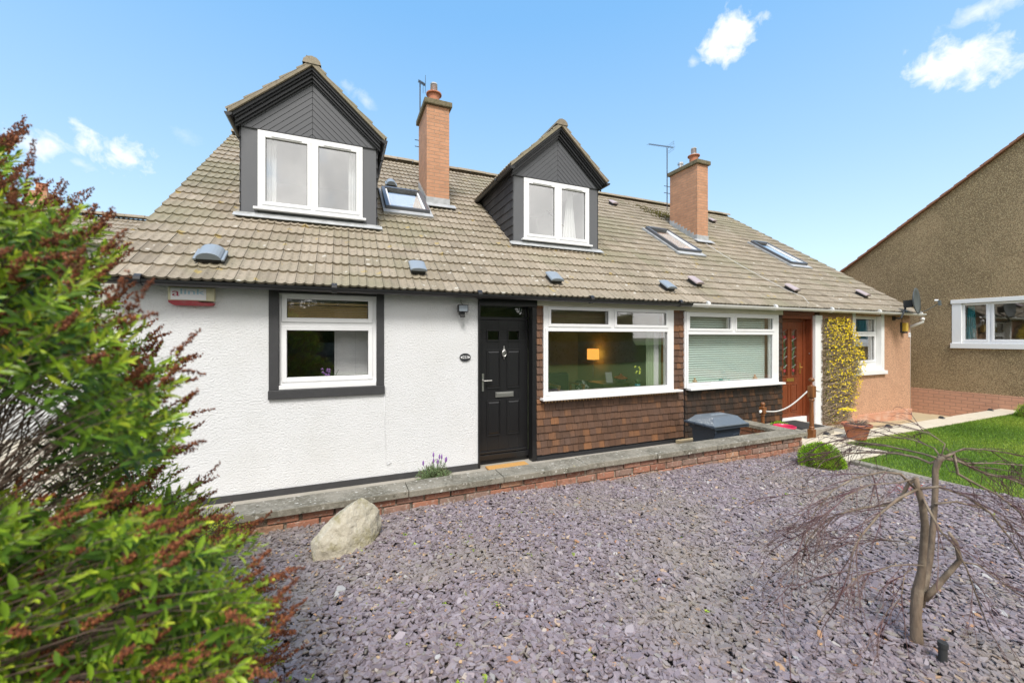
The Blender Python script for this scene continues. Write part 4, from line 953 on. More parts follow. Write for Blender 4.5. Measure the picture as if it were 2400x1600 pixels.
# furniture seen through the big window
curtain(3.0, 3.13, -1.1, .25, WY + .2, 'curtain_white', 'white curtain at the left edge of the big ground floor window', .02, 2)
def cx(px, Y): return P(px, 800, Y)[0]
curtain(cx(1515, WY + .25), cx(1531, WY + .25), -1.2, .25, WY + .25, 'curtain_green', 'sage green curtain at the right of the big window, beside the white one', .03, 3)
curtain(cx(1531.5, WY + .22), cx(1543, WY + .22), -1.2, .25, WY + .22, 'curtain_white', 'white curtain between the two sage curtains of the big window', .02, 2)
curtain(cx(1544, WY + .23), cx(1553, WY + .23), -1.2, .25, WY + .23, 'curtain_green', 'narrow sage green curtain against the right frame of the big window', .02, 2)
m = MB(); m.box(BW[1] - .065, BW[1] - .012, WY + .06, WY + .26, BW[2], .4); m.build('window_lining', M['wood_orange'], hA)
m = MB(); m.box(W3[1] - .19, W3[1] - .012, WY + .2, WY + .24, W3[2], .45); m.build('window_lining', M['wood_orange'], hB)
Y = 8.3; c = onY(1390, 830, Y)
lamp = empty('floor_lamp', (c.x, Y, GZ + .1), 'lit floor lamp with orange drum shade behind the big window', 'lamp')
m = MB(); zt_, zb_ = onY(1390, 817.6, Y).z, onY(1390, 842, Y).z; n = 24; vs = []
for z in (zb_, zt_):
    for r in (.145, .140):
        for k in range(n): vs.append((c.x + r*math.cos(2*math.pi*k/n), Y + r*math.sin(2*math.pi*k/n), z))
fs = [(k, (k+1) % n, 2*n + (k+1) % n, 2*n + k) for k in range(n)] + [(n+k, 3*n+k, 3*n+(k+1) % n, n+(k+1) % n) for k in range(n)]
m.add(vs, fs); m.build('lamp_shade', M['shade'], lamp, smooth=True)
m = MB(); m.tube([(c.x, Y, GZ + .1), (c.x, Y, zb_ + .05)], .009, 8); m.lathe((c.x, Y, GZ + .1), [(.14, 0), (.14, .015), (.02, .03)], 20); m.build('lamp_stand', M['chrome'], lamp)
Y = 6.75; a, b = onY(1394, 893, Y), onY(1480, 900, Y)
m = MB(); ztop = -.93; m.box(a.x, 5.3, 6.45, 6.95, GZ + .15, ztop); m.box(a.x - .03, 5.33, 6.42, 6.98, ztop + .001, ztop + .025)
for k in range(3): m.box(a.x + .05 + k*.4, a.x + .42 + k*.4, 6.438, 6.449, GZ + .3, ztop - .05)
m.build('sideboard', M['walnut'], None, bevel=.005, label='low dark wooden sideboard inside the big window', cat='sideboard')
Y = 6.6; c = onY(1455, 890, Y); z = ztop + .026
v_ = empty('round_vase', (c.x, Y, z), 'squat glossy orange vase with narrow neck on the sideboard', 'vase')
m = MB(); m.lathe((c.x, Y, z), [(.05, 0), (.10, .02), (.138, .06), (.141, .072)], 28); m.build('vase_base', M['vase_dark'], v_, smooth=True)
m = MB(); m.lathe((c.x, Y, z), [(.141, .0725), (.135, .09), (.09, .115), (.04, .135), (.022, .155), (.024, .172), (.015, .174)], 28); m.build('vase_body', M['vase_red'], v_, smooth=True)
c = onY(1427, 885, 6.65); m = MB(); m.obox((c.x, 6.65, z + .1), (.075, 0, 0), (0, .02, .10), (0, .009, -.002)); m.obox((c.x, 6.638, z + .1), (.055, 0, 0), (0, .016, .08), (0, .0008, 0), 1)
for k in range(6): m.obox((c.x - .02 + .02*(k % 3), 6.634 + (k//3)*.012, z + .075 + (k//3)*.05), (.007, 0, 0), (0, .003, .015), (0, .001, 0), 2)
m.build('picture_frame', [M['white_paint'], M['paper'], M['ink_grey']], None, label='small white photo frame leaning on the sideboard beside the orange vase', cat='picture frame')
c = onY(1494, 897, 6.0); z = -.98; pl = empty('orchid', (c.x, 6.0, z), 'potted lime yellow orchid standing on the big window sill', 'houseplant')
m = MB(); m.lathe((c.x, 6.0, z), [(.038, 0), (.055, .105), (.05, .106), (.04, .09)], 18); m.build('plant_pot', M['teal_pot'], pl, smooth=True)
m = MB(); rg = random.Random(4)
for k in range(7):
    q = k*.9; d_ = Vector((math.cos(q), math.sin(q)*.6, 0)); b_ = Vector((c.x, 6.0, z + .10)); m.add([b_, b_ + d_*.04 + Vector((-d_.y, d_.x, 0))*.02 + Vector((0,0,.05)), b_ + d_*.09 + Vector((0,0,.10)), b_ + d_*.04 - Vector((-d_.y, d_.x, 0))*.02 + Vector((0,0,.05))], [(0,1,2,3)])
m.tube([(c.x, 6.0, z + .1), (c.x + .01, 6, z + .3), (c.x - .01, 6, z + .45)], .003, 5); m.build('leaves', M['leafdark'], pl)
m = MB()
for k in range(9): 
    s = -1 if k % 2 else 1; p = Vector((c.x + s*rg.uniform(.03, .05), 6 + rg.uniform(-.02, .02), z + rg.uniform(.26, .46))); m.lathe(p, [(.001, -.008), (.017, -.002), (.019, .004), (.001, .012)], 6, axis='Y')
m.build('flowers', M['orchid'], pl)
pl2 = None
for (px, w_, hh, lab) in ((1316, .5, .45, 'black leather armchair seen at the left of the big window'), (1386 - 8, .42, .25, 'black leather armchair with patterned cushion beside the sideboard')):
    Y = 7.2; c = onY(px, 890, Y); zt_ = onY(px, 874 if px < 1350 else 892, Y).z
    ch = empty('armchair', (c.x, Y, GZ + .1), lab, 'armchair'); m = MB()
    m.box(c.x - w_/2, c.x + w_/2, Y + .1, Y + .22, GZ + .5, zt_); m.build('backrest', M['leather'], ch, bevel=.05)
    m = MB(); m.box(c.x - w_/2, c.x + w_/2, Y - .4, Y + .09, GZ + .35, GZ + .52); m.build('seat', M['leather'], ch, bevel=.04)
    for s in (-1, 1):
        m = MB(); x = c.x + s*(w_/2 + .03); m.box(x - .025, x + .025, Y - .42, Y + .15, zt_ - .24, zt_ - .2); m.build('armrest', M['wood_orange'], ch, bevel=.01)
        for yl_ in (Y - .38, Y + .12): m = MB(); m.box(x - .02, x + .02, yl_ - .02, yl_ + .02, GZ + .1, zt_ - .241); m.build('leg', M['wood_orange'], ch)
c = onY(1366, 908, 6.9); m = MB(); m.lathe((c.x, 6.9, c.z), [(.001, -.07), (.12, -.04), (.16, 0), (.12, .04), (.001, .07)], 4, axis='Y'); m.build('cushion', M['cushion'], None, smooth=True, label='green and white patterned cushion on the black armchair by the sideboard', cat='cushion')
# kitchen window: vase with flowers, white door panel inside
m = MB(); a_ = onY(784, 800, 6.12); m.box(a_.x, 1.2, 6.12, 6.17, -1.2, .40)
for k in range(3): m.box(a_.x + .02 + k*.25, a_.x + .022 + k*.25, 6.113, 6.119, -1.2, .4, 1)
m.build('cupboard_door', [M['white_paint'], M['ink_grey']], hA)
m = MB(); m.box(-1.7, 1.6, WY + .27, WY + .41, -.76, -.72); m.build('inner_window_ledge', M['white_paint'], hA)
c = onY(771, 878, WY + .2); z = -.68
vs_ = empty('flower_vase', (c.x, WY + .33, -.72), 'glass vase of purple and dried flowers inside the black framed window', 'vase'); yv = WY + .33; c = onY(771, 878, yv)
m = MB(); m.lathe((c.x, yv, -.72), [(.03, 0), (.03, .02), (.045, .14), (.04, .139), (.026, .025)], 16); m.build('vase_glass', M['glass'], vs_, smooth=True)
m = MB(); rg = random.Random(8)
for k in range(11):
    q = rg.uniform(-1, 1); m.tube([(c.x, yv, -.70), (c.x + q*.05, yv, -.60), (c.x + q*.12, yv + rg.uniform(-.03, .03), -.47 + rg.uniform(-.04, .06))], .003, 4)
m.build('flower_stems', M['leafdark'], vs_)
m = MB()
for k in range(14):
    p = Vector((c.x - .04 + rg.uniform(-.05, .05), yv, -.48 + rg.uniform(-.05, .05))); m.lathe(p, [(.001, -.02), (.022, 0), (.001, .02)], 6, 0)
for k in range(5): m.lathe((c.x + .10 + rg.uniform(-.03, .03), yv, -.58 + rg.uniform(-.02, .02)), [(.001, -.01), (.014, 0), (.001, .01)], 6, 1)
m.build('flowers', [M['purple'], M['terracotta']], vs_)
# ornaments on the neighbouring sill
for (px, lab, w_, hh, mt) in ((1628.5, 'tan patterned ornament at the left end of the neighbouring window sill', .05, .17, 'shoreclay'), (1690, 'wide teal ornament in the middle of the neighbouring window sill', .10, .12, 'shoreteal'),
     (1709, 'small teal figure just right of the wide teal ornament', .03, .10, 'shoreteal'), (1730, 'small pale figure between the teal figure and the right tan ornament', .03, .09, 'shoreclay'), (1769.5, 'tan patterned ornament at the right end of the neighbouring window sill', .05, .17, 'shoreclay')):
    c = onY(px, 890, WY + .11); m = MB(); m.lathe((c.x, WY + .11, -.955), [(w_*.5, 0), (w_*.6, .01), (w_*.35, hh*.2), (w_, hh*.45), (w_*.95, hh*.55), (w_*.3, hh*.75), (w_*.45, hh*.85), (w_*.05, hh)], 12)
    m.build('sill_ornament', M[mt], None, smooth=True, label=lab, cat='ornament', group='ornaments on the neighbouring window sill')
m = MB(); c = onY(1137, 718, 7.0); m.lathe((c.x, 7.2, onY(1137, 716, 7.2).z), [(.01, .06), (.12, .05), (.14, .0), (.08, -.03), (.001, -.04)], 16); m.build('ceiling_lamp', M['bulb'], None, smooth=True, label='lit yellow hall lamp seen through the fanlight above the black door', cat='lamp')
# ================================================================== ground, yard, walls
GR = -1.80            # top of the slate bed
def plane(name, pts, material, **kw):
    m = MB(); m.add(pts, [tuple(range(len(pts)))]); return m.build(name, M[material], None, **kw)
def slab(name, x0, x1, y0, y1, z0, z1, material, **kw):
    m = MB(); m.box(x0, x1, y0, y1, z0, z1); return m.build(name, M[material], None, bevel=kw.pop('bevel', 0), **kw)
plane('ground', [(-900, -900, -2.42), (900, -900, -2.42), (900, 900, -2.42), (-900, 900, -2.42)], 'ground', kind='structure')
def bedz(x, y):      # the bed falls away towards the far right corner of the wall
    a = np.clip((np.asarray(x, dtype=float) - 1.5)/5.0, 0, 1); b = np.clip((np.asarray(y, dtype=float) - 1.8)/2.0, 0, 1)
    return -.105*a*b*b*(3 - 2*b)
m = MB(); gx = [-7 + k*.4 for k in range(35)] + [6.98]; gy = [-1.2 + k*.3 for k in range(19)] + [4.36]
m.add([(x, y, -1.838 + float(bedz(x, y))) for y in gy for x in gx], [(j*len(gx)+i, j*len(gx)+i+1, (j+1)*len(gx)+i+1, (j+1)*len(gx)+i) for j in range(len(gy)-1) for i in range(len(gx)-1)])
m.build('gravel_bed', M['soil'], None, kind='structure')
slab('driveway', -14, -2.3, 4.65, 10.9, -2.4, -1.97, 'sandstone', kind='structure')
# yard between the low wall and the house, falling to the right past the doors
m = MB(); ys = (4.3, 5.9)
pts = [(-6, GZ), (6.9, GZ - .01), (9.3, -1.99), (11, -2.06), (14, -2.2), (15.7, -2.23)]
vs = [(x, y, z) for x, z in pts for y in ys] + [(x, y, z - .35) for x, z in pts for y in ys]; n = len(pts)
fs = [(2*i, 2*i+2, 2*i+3, 2*i+1) for i in range(n-1)] + [(2*i, 2*n+2*i, 2*n+2*i+2, 2*i+2) for i in range(n-1)]
m.add(vs, fs); m.build('yard_path', M['concrete'], None, kind='structure')
slab('side_path', XR + .03, 15.69, 5.9, 17, -2.6, -2.228, 'buff', kind='structure')
plane('buff_path', [(10.2, 4.6, -2.02), (15.68, 4.6, -2.215), (15.68, 5.9, -2.215), (14.03, 5.9, -2.19), (14.03, 5.66, -2.19), (10.2, 5.66, -2.02)], 'buff', kind='structure')
# pale slabs: run beside the lawn and the pad by the gravel, each slab bevelled
m = MB(); rg = random.Random(2); x = 7.22
while x < 18:
    L_ = rg.uniform(.75, .92); m.box(x + .003, min(x + L_, 18) - .003, 4.20, 4.60, -2.3, -1.842 + rg.uniform(-.004, .004)); x += L_
for i, (a, b) in enumerate(((7.0, 7.55), (7.56, 8.13))):
    m.box(a, b, 3.55, 3.86, -2.2, -1.850 + .003*i); m.box(a, b, 3.865, 4.195, -2.2, -1.852 - .002*i)
m.box(7.22, 9.35, 4.605, 5.62, -2.25, -1.93)
m.build('stone_path', M['sandstone'], None, bevel=.006, kind='structure')
m = MB(); m.box(8.06, 9.12, 4.88, 5.63, -2.2, -1.80); m.build('door_step', M['concrete'], None, bevel=.012, label='low concrete step below the brown front door', cat='step')
m = MB(); m.box(8.25, 8.98, 4.98, 5.58, -1.799, -1.785); m.build('door_mat', M['rubber'], None, bevel=.004, label='dark rubber mat on the step of the brown front door', cat='doormat')
m = MB(); m.add([(1.98, 5.28, -1.945), (2.62, 5.28, -1.945), (2.62, 5.67, -1.945), (1.98, 5.67, -1.945), (1.98, 5.28, -1.925), (2.62, 5.28, -1.925), (2.62, 5.67, -1.925), (1.98, 5.67, -1.925)], [(0,3,2,1),(4,5,6,7),(0,1,5,4),(1,2,6,5),(2,3,7,6),(3,0,4,7)])
m.build('door_mat', M['mat'], None, label='orange coir doormat in front of the black front door', cat='doormat')
# lawn
m = MB(); m.box(7.12, 22, -14, 3.545, -2.4, -1.865); m.box(8.135, 22, 3.5451, 4.195, -2.4, -1.866); m.build('lawn', M['verge'], None, kind='structure')
m = MB(); y = -1.2; rg = random.Random(3)
while y < 3.54:
    L_ = rg.uniform(.55, .95); e = min(y + L_, 3.545); m.box(6.985, 7.115, y + .004, e - .004, -2.2, -1.835 + rg.uniform(-.008, .008)); y = e
m.build('stone_kerb', M['coping'], None, bevel=.012, label='low concrete kerb edging between the slate bed and the lawn', cat='kerb')

# ---- low brick wall with concrete coping
CZ = -1.59; wl = empty('low_garden_wall', (2, 4.4, -1.9), 'low red brick garden wall with grey concrete coping slabs', 'garden wall')
rg = random.Random(21)
m = MB()
def block(m, x0, x1, y0, y1, z0, z1, mi=0, j=.003):
    c = [rg.uniform(-j, j) for _ in range(8)]
    m.add([(x0+c[0],y0+c[1],z0),(x1+c[2],y0+c[3],z0),(x1+c[2],y1,z0),(x0+c[0],y1,z0),(x0+c[4],y0+c[5],z1+c[6]),(x1+c[7],y0+c[5],z1+c[3]),(x1+c[7],y1,z1+c[3]),(x0+c[4],y1,z1+c[6])],
          [(0,3,2,1),(4,5,6,7),(0,1,5,4),(1,2,6,5),(2,3,7,6),(3,0,4,7)], mi)
zt_ = CZ - .068; r = 0
while zt_ > -2.06:
    x = -4.4 - (r % 2)*.13
    while x < 7.12:
        e = min(x + .282, 7.13); gap = .012 if rg.random() < .75 else .022
        if e - x > .05: block(m, x, e - gap, 4.285 + rg.uniform(-.006, .008), 4.50, zt_ - .073, zt_)
        x += .29
    y = 4.52
    while y < 5.30:     # the short return wall at the right end
        block(m, 6.93, 7.135, y, min(y + .255, 5.32), zt_ - .073, zt_); y += .265
    zt_ -= .087; r += 1
m.build('brick_course', M['low_brick'], wl, bevel=.006)
m = MB(); m.box(-4.4, 7.11, 4.305, 4.49, -2.2, CZ - .07); m.box(6.95, 7.115, 4.491, 5.30, -2.2, CZ - .07); m.build('mortar', M['mortar'], wl)
xs = [-4.6, -3.4, -2.25, onZ(487, 1225, CZ).x, onZ(958, 1148.6, CZ).x, onZ(1185, 1120, CZ).x]
while xs[-1] < 6.3: xs.append(xs[-1] + 1.13)
xs[-1] = 7.20
for a, b in zip(xs[:-1], xs[1:]):
    m = MB(); dz = rg.uniform(-.004, .004); dy = rg.uniform(-.006, .006); nseg = 8; vs = []
    for k in range(nseg + 1):
        x = a + .004 + (b - a - .008)*k/nseg; f = rg.uniform(-.003, .003); g_ = rg.uniform(-.003, .003)
        vs += [(x, 4.245 + dy + f, CZ - .066), (x, 4.245 + dy + f, CZ + dz - .004), (x, 4.255 + dy + f, CZ + dz), (x, 4.548 + dy + g_, CZ + dz), (x, 4.552 + dy + g_, CZ - .066)]
    m.add(vs, [(5*k+i, 5*k+(i+1) % 5, 5*k+5+(i+1) % 5, 5*k+5+i) for k in range(nseg) for i in range(5)] + [(0,1,2,3,4), tuple(5*nseg + q for q in (4,3,2,1,0))])
    m.build('coping_slab', M['coping'], wl, bevel=.003)
m = MB(); m.box(6.885, 7.195, 4.556, 5.36, CZ - .066, CZ - .002); m.build('coping_slab', M['coping'], wl, bevel=.008)
# brown earthy corner of the yard near the bin
slab('yard_gravel', 5.7, 6.87, 4.56, 5.65, -2.1, -1.90, 'buff', kind='structure')

# ---- slate chippings
def chips(n, x0, x1, y0, y1, z, smin, smax, dens=None, seed=1):
    r = np.random.default_rng(seed); K = 6
    cx_ = r.uniform(x0, x1, n); cy = r.uniform(y0, y1, n)
    if dens is not None: k = dens(cx_, cy) > r.uniform(0, 1, n); cx_, cy = cx_[k], cy[k]; n = len(cx_)
    ang = np.sort(r.uniform(-.45, .45, (n, K)) + np.arange(K)*2*math.pi/K, axis=1)
    a = (smin + (smax - smin)*r.beta(1.3, 2.2, n)*1.25)*(1 + .35*(r.random(n) > .93)); el = r.uniform(.32, .72, n)
    rr = r.uniform(.62, 1.15, (n, K)); lx = np.cos(ang)*rr*a[:, None]; ly = np.sin(ang)*rr*(a*el)[:, None]
    th = r.uniform(.0018, .0045, n)
    top = np.stack([lx, ly, np.repeat(th[:, None], K, 1)], -1); bot = np.stack([lx*1.04, ly*1.04, -np.repeat(th[:, None], K, 1)], -1)
    P_ = np.concatenate([top, bot], 1)                      # n, 2K, 3
    yaw = r.uniform(0, 2*math.pi, n); tilt = np.abs(r.normal(0, .22, n) + (r.random(n) > .88)*.5).clip(0, 1.2); td = r.uniform(0, 2*math.pi, n)
    cyw, syw = np.cos(yaw), np.sin(yaw); x = P_[..., 0]*cyw[:, None] - P_[..., 1]*syw[:, None]; y = P_[..., 0]*syw[:, None] + P_[..., 1]*cyw[:, None]; zz = P_[..., 2]
    ax, ay = np.cos(td), np.sin(td)                          # tilt about axis (ax, ay)
    ct, st = np.cos(tilt)[:, None], np.sin(tilt)[:, None]; d_ = x*ax[:, None] + y*ay[:, None]; cxp = x*ay[:, None] - y*ax[:, None]
    xr = x*ct + ay[:, None]*st*zz + ax[:, None]*d_*(1-ct); yr = y*ct - ax[:, None]*st*zz + ay[:, None]*d_*(1-ct); zr2 = zz*ct - st*cxp
    und = bedz(cx_, cy) + .012*np.sin(cx_*2.1 + 1)*np.sin(cy*2.7) + .008*np.sin(cx_*6.3)*np.sin(cy*5.1 + 2)
    Z_ = z + und + r.uniform(-.015, .008, n) + .35*np.sin(tilt)*a
    V_ = np.stack([xr + cx_[:, None], yr + cy[:, None], zr2 + Z_[:, None]], -1)
    F = [tuple(range(K))] + [(i, K+i, K+(i+1) % K, (i+1) % K) for i in range(K)]
    return V_, F
bed = lambda x, y: np.where((y < 4.30), 1.0, 0.0)*np.where(np.hypot(x*.92 - y*.39, x*.39 + y*.92) > 0, 1, 1)
V1, F1 = chips(125000, -2.6, 6.99, .75, 4.29, GR, .0125, .034, None, 5)
V2, F2 = chips(9000, -6, 6.99, -.6, .75, GR, .016, .032, None, 6)
np_poly('slate_chippings', None, F1, np.concatenate([V1, V2]), M['chip'], kind='stuff', label='purple grey slate chippings covering the front bed', cat='gravel')
V3, F3 = chips(2600, 5.7, 6.87, 4.56, 5.65, -1.895, .006, .013, None, 8)
np_poly('brown_gravel', None, F3, V3, M['trunk'], kind='stuff', label='fine brown gravel in the yard corner behind the bin', cat='gravel')

# litter and weeds between the chips
r = np.random.default_rng(91); n = 1500; lx_ = np.where(r.random(n) < .55, r.normal(.3, .9, n), r.uniform(-2.4, 6.9, n)); ly_ = np.where(r.random(n) < .5, r.normal(3.3, .5, n), r.uniform(1, 4.2, n)); ly_ = np.clip(ly_, .9, 4.22); lx_ = np.clip(lx_, -2.5, 6.9)
K = 6; an = r.uniform(0, 2*math.pi, n)[:, None] + np.arange(K)*2*math.pi/K; s = r.uniform(.005, .016, n)[:, None]*r.uniform(.5, 1.2, (n, K))
Pl = np.stack([lx_[:, None] + np.cos(an)*s, ly_[:, None] + np.sin(an)*s*.8, (GR + .012 + bedz(lx_, ly_) + r.uniform(-.008, .014, n))[:, None] + r.normal(0, .004, (n, K))], -1)
np_poly('leaf_litter', None, [tuple(range(K))], Pl, M['litter'], kind='stuff', label='tan leaf litter and bark crumbs scattered over the slate', cat='leaf litter')
# ---- lawn blades
def blades(n, reg, z, hmin, hmax, seed, wd=.004):
    r = np.random.default_rng(seed); xs_, ys_ = [], []
    for (x0, x1, y0, y1, k) in reg: xs_.append(r.uniform(x0, x1, int(n*k))); ys_.append(r.uniform(y0, y1, int(n*k)))
    x = np.concatenate(xs_); y = np.concatenate(ys_); n = len(x)
    a = r.uniform(0, 2*math.pi, n); h = r.uniform(hmin, hmax, n); lean = r.uniform(0, .035, n); b = r.uniform(0, 2*math.pi, n)
    dx, dy = np.cos(a)*wd, np.sin(a)*wd
    P_ = np.stack([np.stack([x-dx, y-dy, np.full(n, z)], -1), np.stack([x+dx, y+dy, np.full(n, z)], -1), np.stack([x + np.cos(b)*lean, y + np.sin(b)*lean, z + h], -1)], 1)
    patch = .5 + .25*np.sin(x*1.7 + y) + .2*np.sin(x*.6 - y*2.2)
    t = np.clip(patch[:, None] + r.normal(0, .18, n)[:, None] + np.array([0, 0, .15])[None], 0, 1)
    return P_, t.ravel()
Pb, tb = blades(150000, [(7.125, 15.6, 1.0, 3.54, .70), (8.14, 15.6, 3.54, 4.19, .20), (9, 16, -2, 1, .10)], -1.868, .015, .042, 3)
np_poly('grass', None, [(0, 1, 2)], Pb, M['grass'], attr=tb, kind='stuff', label='short bright green lawn grass', cat='grass')

# ================================================================== foliage tools
def leaves(base, dirs, normals, length, width, tint, bend=.12, fold=.18):
    """each leaf: 8 vertices, 6 faces, a midrib fold and a droop"""
    d = dirs/np.linalg.norm(dirs, axis=1, keepdims=True); s = np.cross(d, normals); s /= np.linalg.norm(s, axis=1, keepdims=True) + 1e-9; nn = np.cross(s, d)
    prof = [(0, .10), (.35, .85), (.70, .80), (1.0, .05)]
    vs = []
    for (t, w_) in prof:
        c = base + d*(length*t)[:, None] - nn*(length*bend*t*t)[:, None]
        vs += [c + s*(width*w_)[:, None]*.5 + nn*(width*fold*w_)[:, None], c, c - s*(width*w_)[:, None]*.5 + nn*(width*fold*w_)[:, None]]
    P_ = np.stack(vs, 1)
    F = [(3*i + j, 3*i + j + 1, 3*i + j + 4, 3*i + j + 3) for i in range(3) for j in range(2)]
    return P_, F, np.repeat(tint, 12)
def tubes(paths, radii, sides=5):
    """many thin tapered tubes as raw arrays: paths (n, k, 3), radii (n, k)"""
    n, k, _ = paths.shape; t = np.gradient(paths, axis=1); t /= np.linalg.norm(t, axis=2, keepdims=True) + 1e-9
    ref = np.array([.31, .22, .92]); a = np.cross(t, ref); a /= np.linalg.norm(a, axis=2, keepdims=True) + 1e-9; b = np.cross(a, t)
    q = np.arange(sides)*2*math.pi/sides
    P_ = paths[:, :, None, :] + radii[:, :, None, None]*(a[:, :, None, :]*np.cos(q)[None, None, :, None] + b[:, :, None, :]*np.sin(q)[None, None, :, None])
    F = [(i*sides + j, i*sides + (j+1) % sides, (i+1)*sides + (j+1) % sides, (i+1)*sides + j) for i in range(k-1) for j in range(sides)]
    return P_.reshape(n, k*sides, 3), F
def inpoly(x, y, poly):
    c = False; j = len(poly) - 1
    for i in range(len(poly)):
        (xi, yi), (xj, yj) = poly[i], poly[j]
        if (yi > y) != (yj > y) and x < (xj - xi)*(y - yi)/(yj - yi) + xi: c = not c
        j = i
    return c

# ---- the big flowering shrub close to the camera
def big_shrub():
    r = np.random.default_rng(31); rg = random.Random(31)
    sh = empty('hebe_shrub', (-1.6, 1.9, GR), 'large leafy shrub with brown dried flower spikes in the left foreground', 'shrub')
    up = [(-260,250),(0,315),(30,330),(60,400),(140,455),(215,500),(262,560),(300,585),(250,640),(230,700),(290,700),(350,770),(425,840),(420,880),(465,950),(445,1010),(400,1060),(330,1030),(260,960),(200,890),(100,850),(-260,840)]
    lo = [(-260,1180),(60,1150),(180,1190),(300,1130),(430,1190),(520,1240),(590,1230),(615,1270),(615,1340),(660,1400),(665,1500),(660,1580),(600,1700),(-260,1700)]
    tips = []
    def sample(poly, n, d0, d1, which):
        k = 0
        while k < n:
            px, py = rg.uniform(-260, 740), rg.uniform(240, 1720)
            if not inpoly(px, py, poly): continue
            d = rg.uniform(d0, d1); p = atD(px, py, d)
            if p.z < GR + .06: continue
            tips.append((p, which)); k += 1
    sample(up, 620, .95, 1.8, 0); sample(lo, 760, .95, 1.8, 1)
    sample([(190,930),(300,1000),(420,1060),(500,1150),(520,1230),(400,1220),(250,1180),(200,1100)], 90, 1.45, 2.0, 1)
    T_ = np.array([tuple(p) for p, _ in tips]); wh = np.array([q for _, q in tips]); n = len(T_)
    root = np.array([-1.65, 2.0, GR]) + r.normal(0, .16, (n, 3))*np.array([1, 1, 0])
    # each stem leaves the crown of roots, rises and arches outward to its tip
    rise = np.where(wh == 0, .55, .25); c1 = root + np.array([0, 0, 1.0])*(.45 + rise)[:, None]*r.uniform(.7, 1.1, n)[:, None] + r.normal(0, .06, (n, 3))
    out_ = T_ - root; out_[:, 2] = 0; c2 = T_ - out_*.28 - np.array([0, 0, 1])*r.uniform(-.02, .16, n)[:, None]
    t = np.linspace(0, 1, 9)[None, :, None]
    path = root[:, None]*(1-t)**3 + 3*c1[:, None]*(1-t)**2*t + 3*c2[:, None]*(1-t)*t*t + T_[:, None]*t**3
    path[:, 1:-1] += r.normal(0, .007, (n, 7, 3))
    rad = np.linspace(1, .28, 9)[None]*r.uniform(.0022, .0045, n)[:, None]
    P_, F = tubes(path, rad); np_poly('branches', None, F, P_, M['twig'], parent=sh)
    # decussate leaf pairs on the last 13 cm
    tip_d = path[:, -1] - path[:, -2]; tip_d /= np.linalg.norm(tip_d, axis=1, keepdims=True); tip_d += np.array([0, 0, .25]); tip_d /= np.linalg.norm(tip_d, axis=1, keepdims=True)
    A = np.cross(tip_d, r.normal(0, 1, (n, 3))); A /= np.linalg.norm(A, axis=1, keepdims=True); B = np.cross(tip_d, A)
    base, dirs, nor, ln, wd, ti = [], [], [], [], [], []
    pairs = 15; slen = r.uniform(.14, .26, n)
    for k in range(pairs):
        f = k/(pairs - 1); q_ = slen*(1 - f); seg = np.linalg.norm(path[:, -1] - path[:, -3], axis=1); back = (path[:, -3] - T_)/seg[:, None]; pos = T_ - tip_d*(np.minimum(q_, .05))[:, None] + back*np.maximum(q_ - .05, 0)[:, None]
        # follow the stem curve further back
        ax = A if k % 2 == 0 else B
        for s in (-1, 1):
            opening = .35 + 1.0*(1 - f)**.7
            d = ax*s*math.sin(opening) + tip_d*math.cos(opening) + r.normal(0, .13, (n, 3))
            keep = r.random(n) > .10 + .25*(1-f)
            base.append(pos[keep]); dirs.append(d[keep]); nor.append((tip_d + r.normal(0, .2, (n, 3)))[keep])
            l_ = r.uniform(.032, .060, n)*r.uniform(.7, 1.1, n)*(1 - .45*f**4); ln.append(l_[keep]); wd.append((l_*r.uniform(.27, .37, n))[keep])
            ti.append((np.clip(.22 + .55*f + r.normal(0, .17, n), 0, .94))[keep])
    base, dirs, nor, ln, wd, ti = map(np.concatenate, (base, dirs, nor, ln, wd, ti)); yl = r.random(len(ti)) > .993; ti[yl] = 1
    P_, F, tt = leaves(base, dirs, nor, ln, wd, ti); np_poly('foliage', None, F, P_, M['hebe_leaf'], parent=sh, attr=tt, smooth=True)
    # dried seed spikes
    px = 1200 + 940*((T_[:,0]*CA - T_[:,1]*SA)/(T_[:,0]*SA + T_[:,1]*CA)); dcam = T_[:,0]*SA + T_[:,1]*CA
    sel = r.random(n) < .46; nodes = []
    o = np.array([(0,0,1.),(1,0,0),(0,1,0),(-1,0,0),(0,-1,0),(0,0,-1.)]); OF = [(0,1,2),(0,2,3),(0,3,4),(0,4,1),(5,2,1),(5,3,2),(5,4,3),(5,1,4)]
    S0 = T_[sel]; Sd = tip_d[sel] + r.normal(0, .25, (sel.sum(), 3)); Sd /= np.linalg.norm(Sd, axis=1, keepdims=True); Sl = r.uniform(.055, .115, len(S0))
    Pn = []
    for k in range(85):
        f = k/84; c = S0 + Sd*(Sl*f)[:, None] + r.normal(0, 1, S0.shape)*(.0068*(1 - .6*f)); s = r.uniform(.0024, .0048, len(S0))*(1 - .35*f)
        Pn.append(c[:, None] + (o[None] + r.normal(0, .15, (1, 6, 3)))*s[:, None, None]*np.array([1, 1, 1.3]))
    Pn = np.concatenate(Pn); np_poly('seed_heads', None, OF, Pn, M['seed'], parent=sh)
    st = np.stack([S0 - Sd*.03, S0 + Sd*(Sl*.5)[:, None], S0 + Sd*Sl[:, None]], 1); P_, F = tubes(st, np.full(st.shape[:2], .0012), 4); pass
big_shrub()
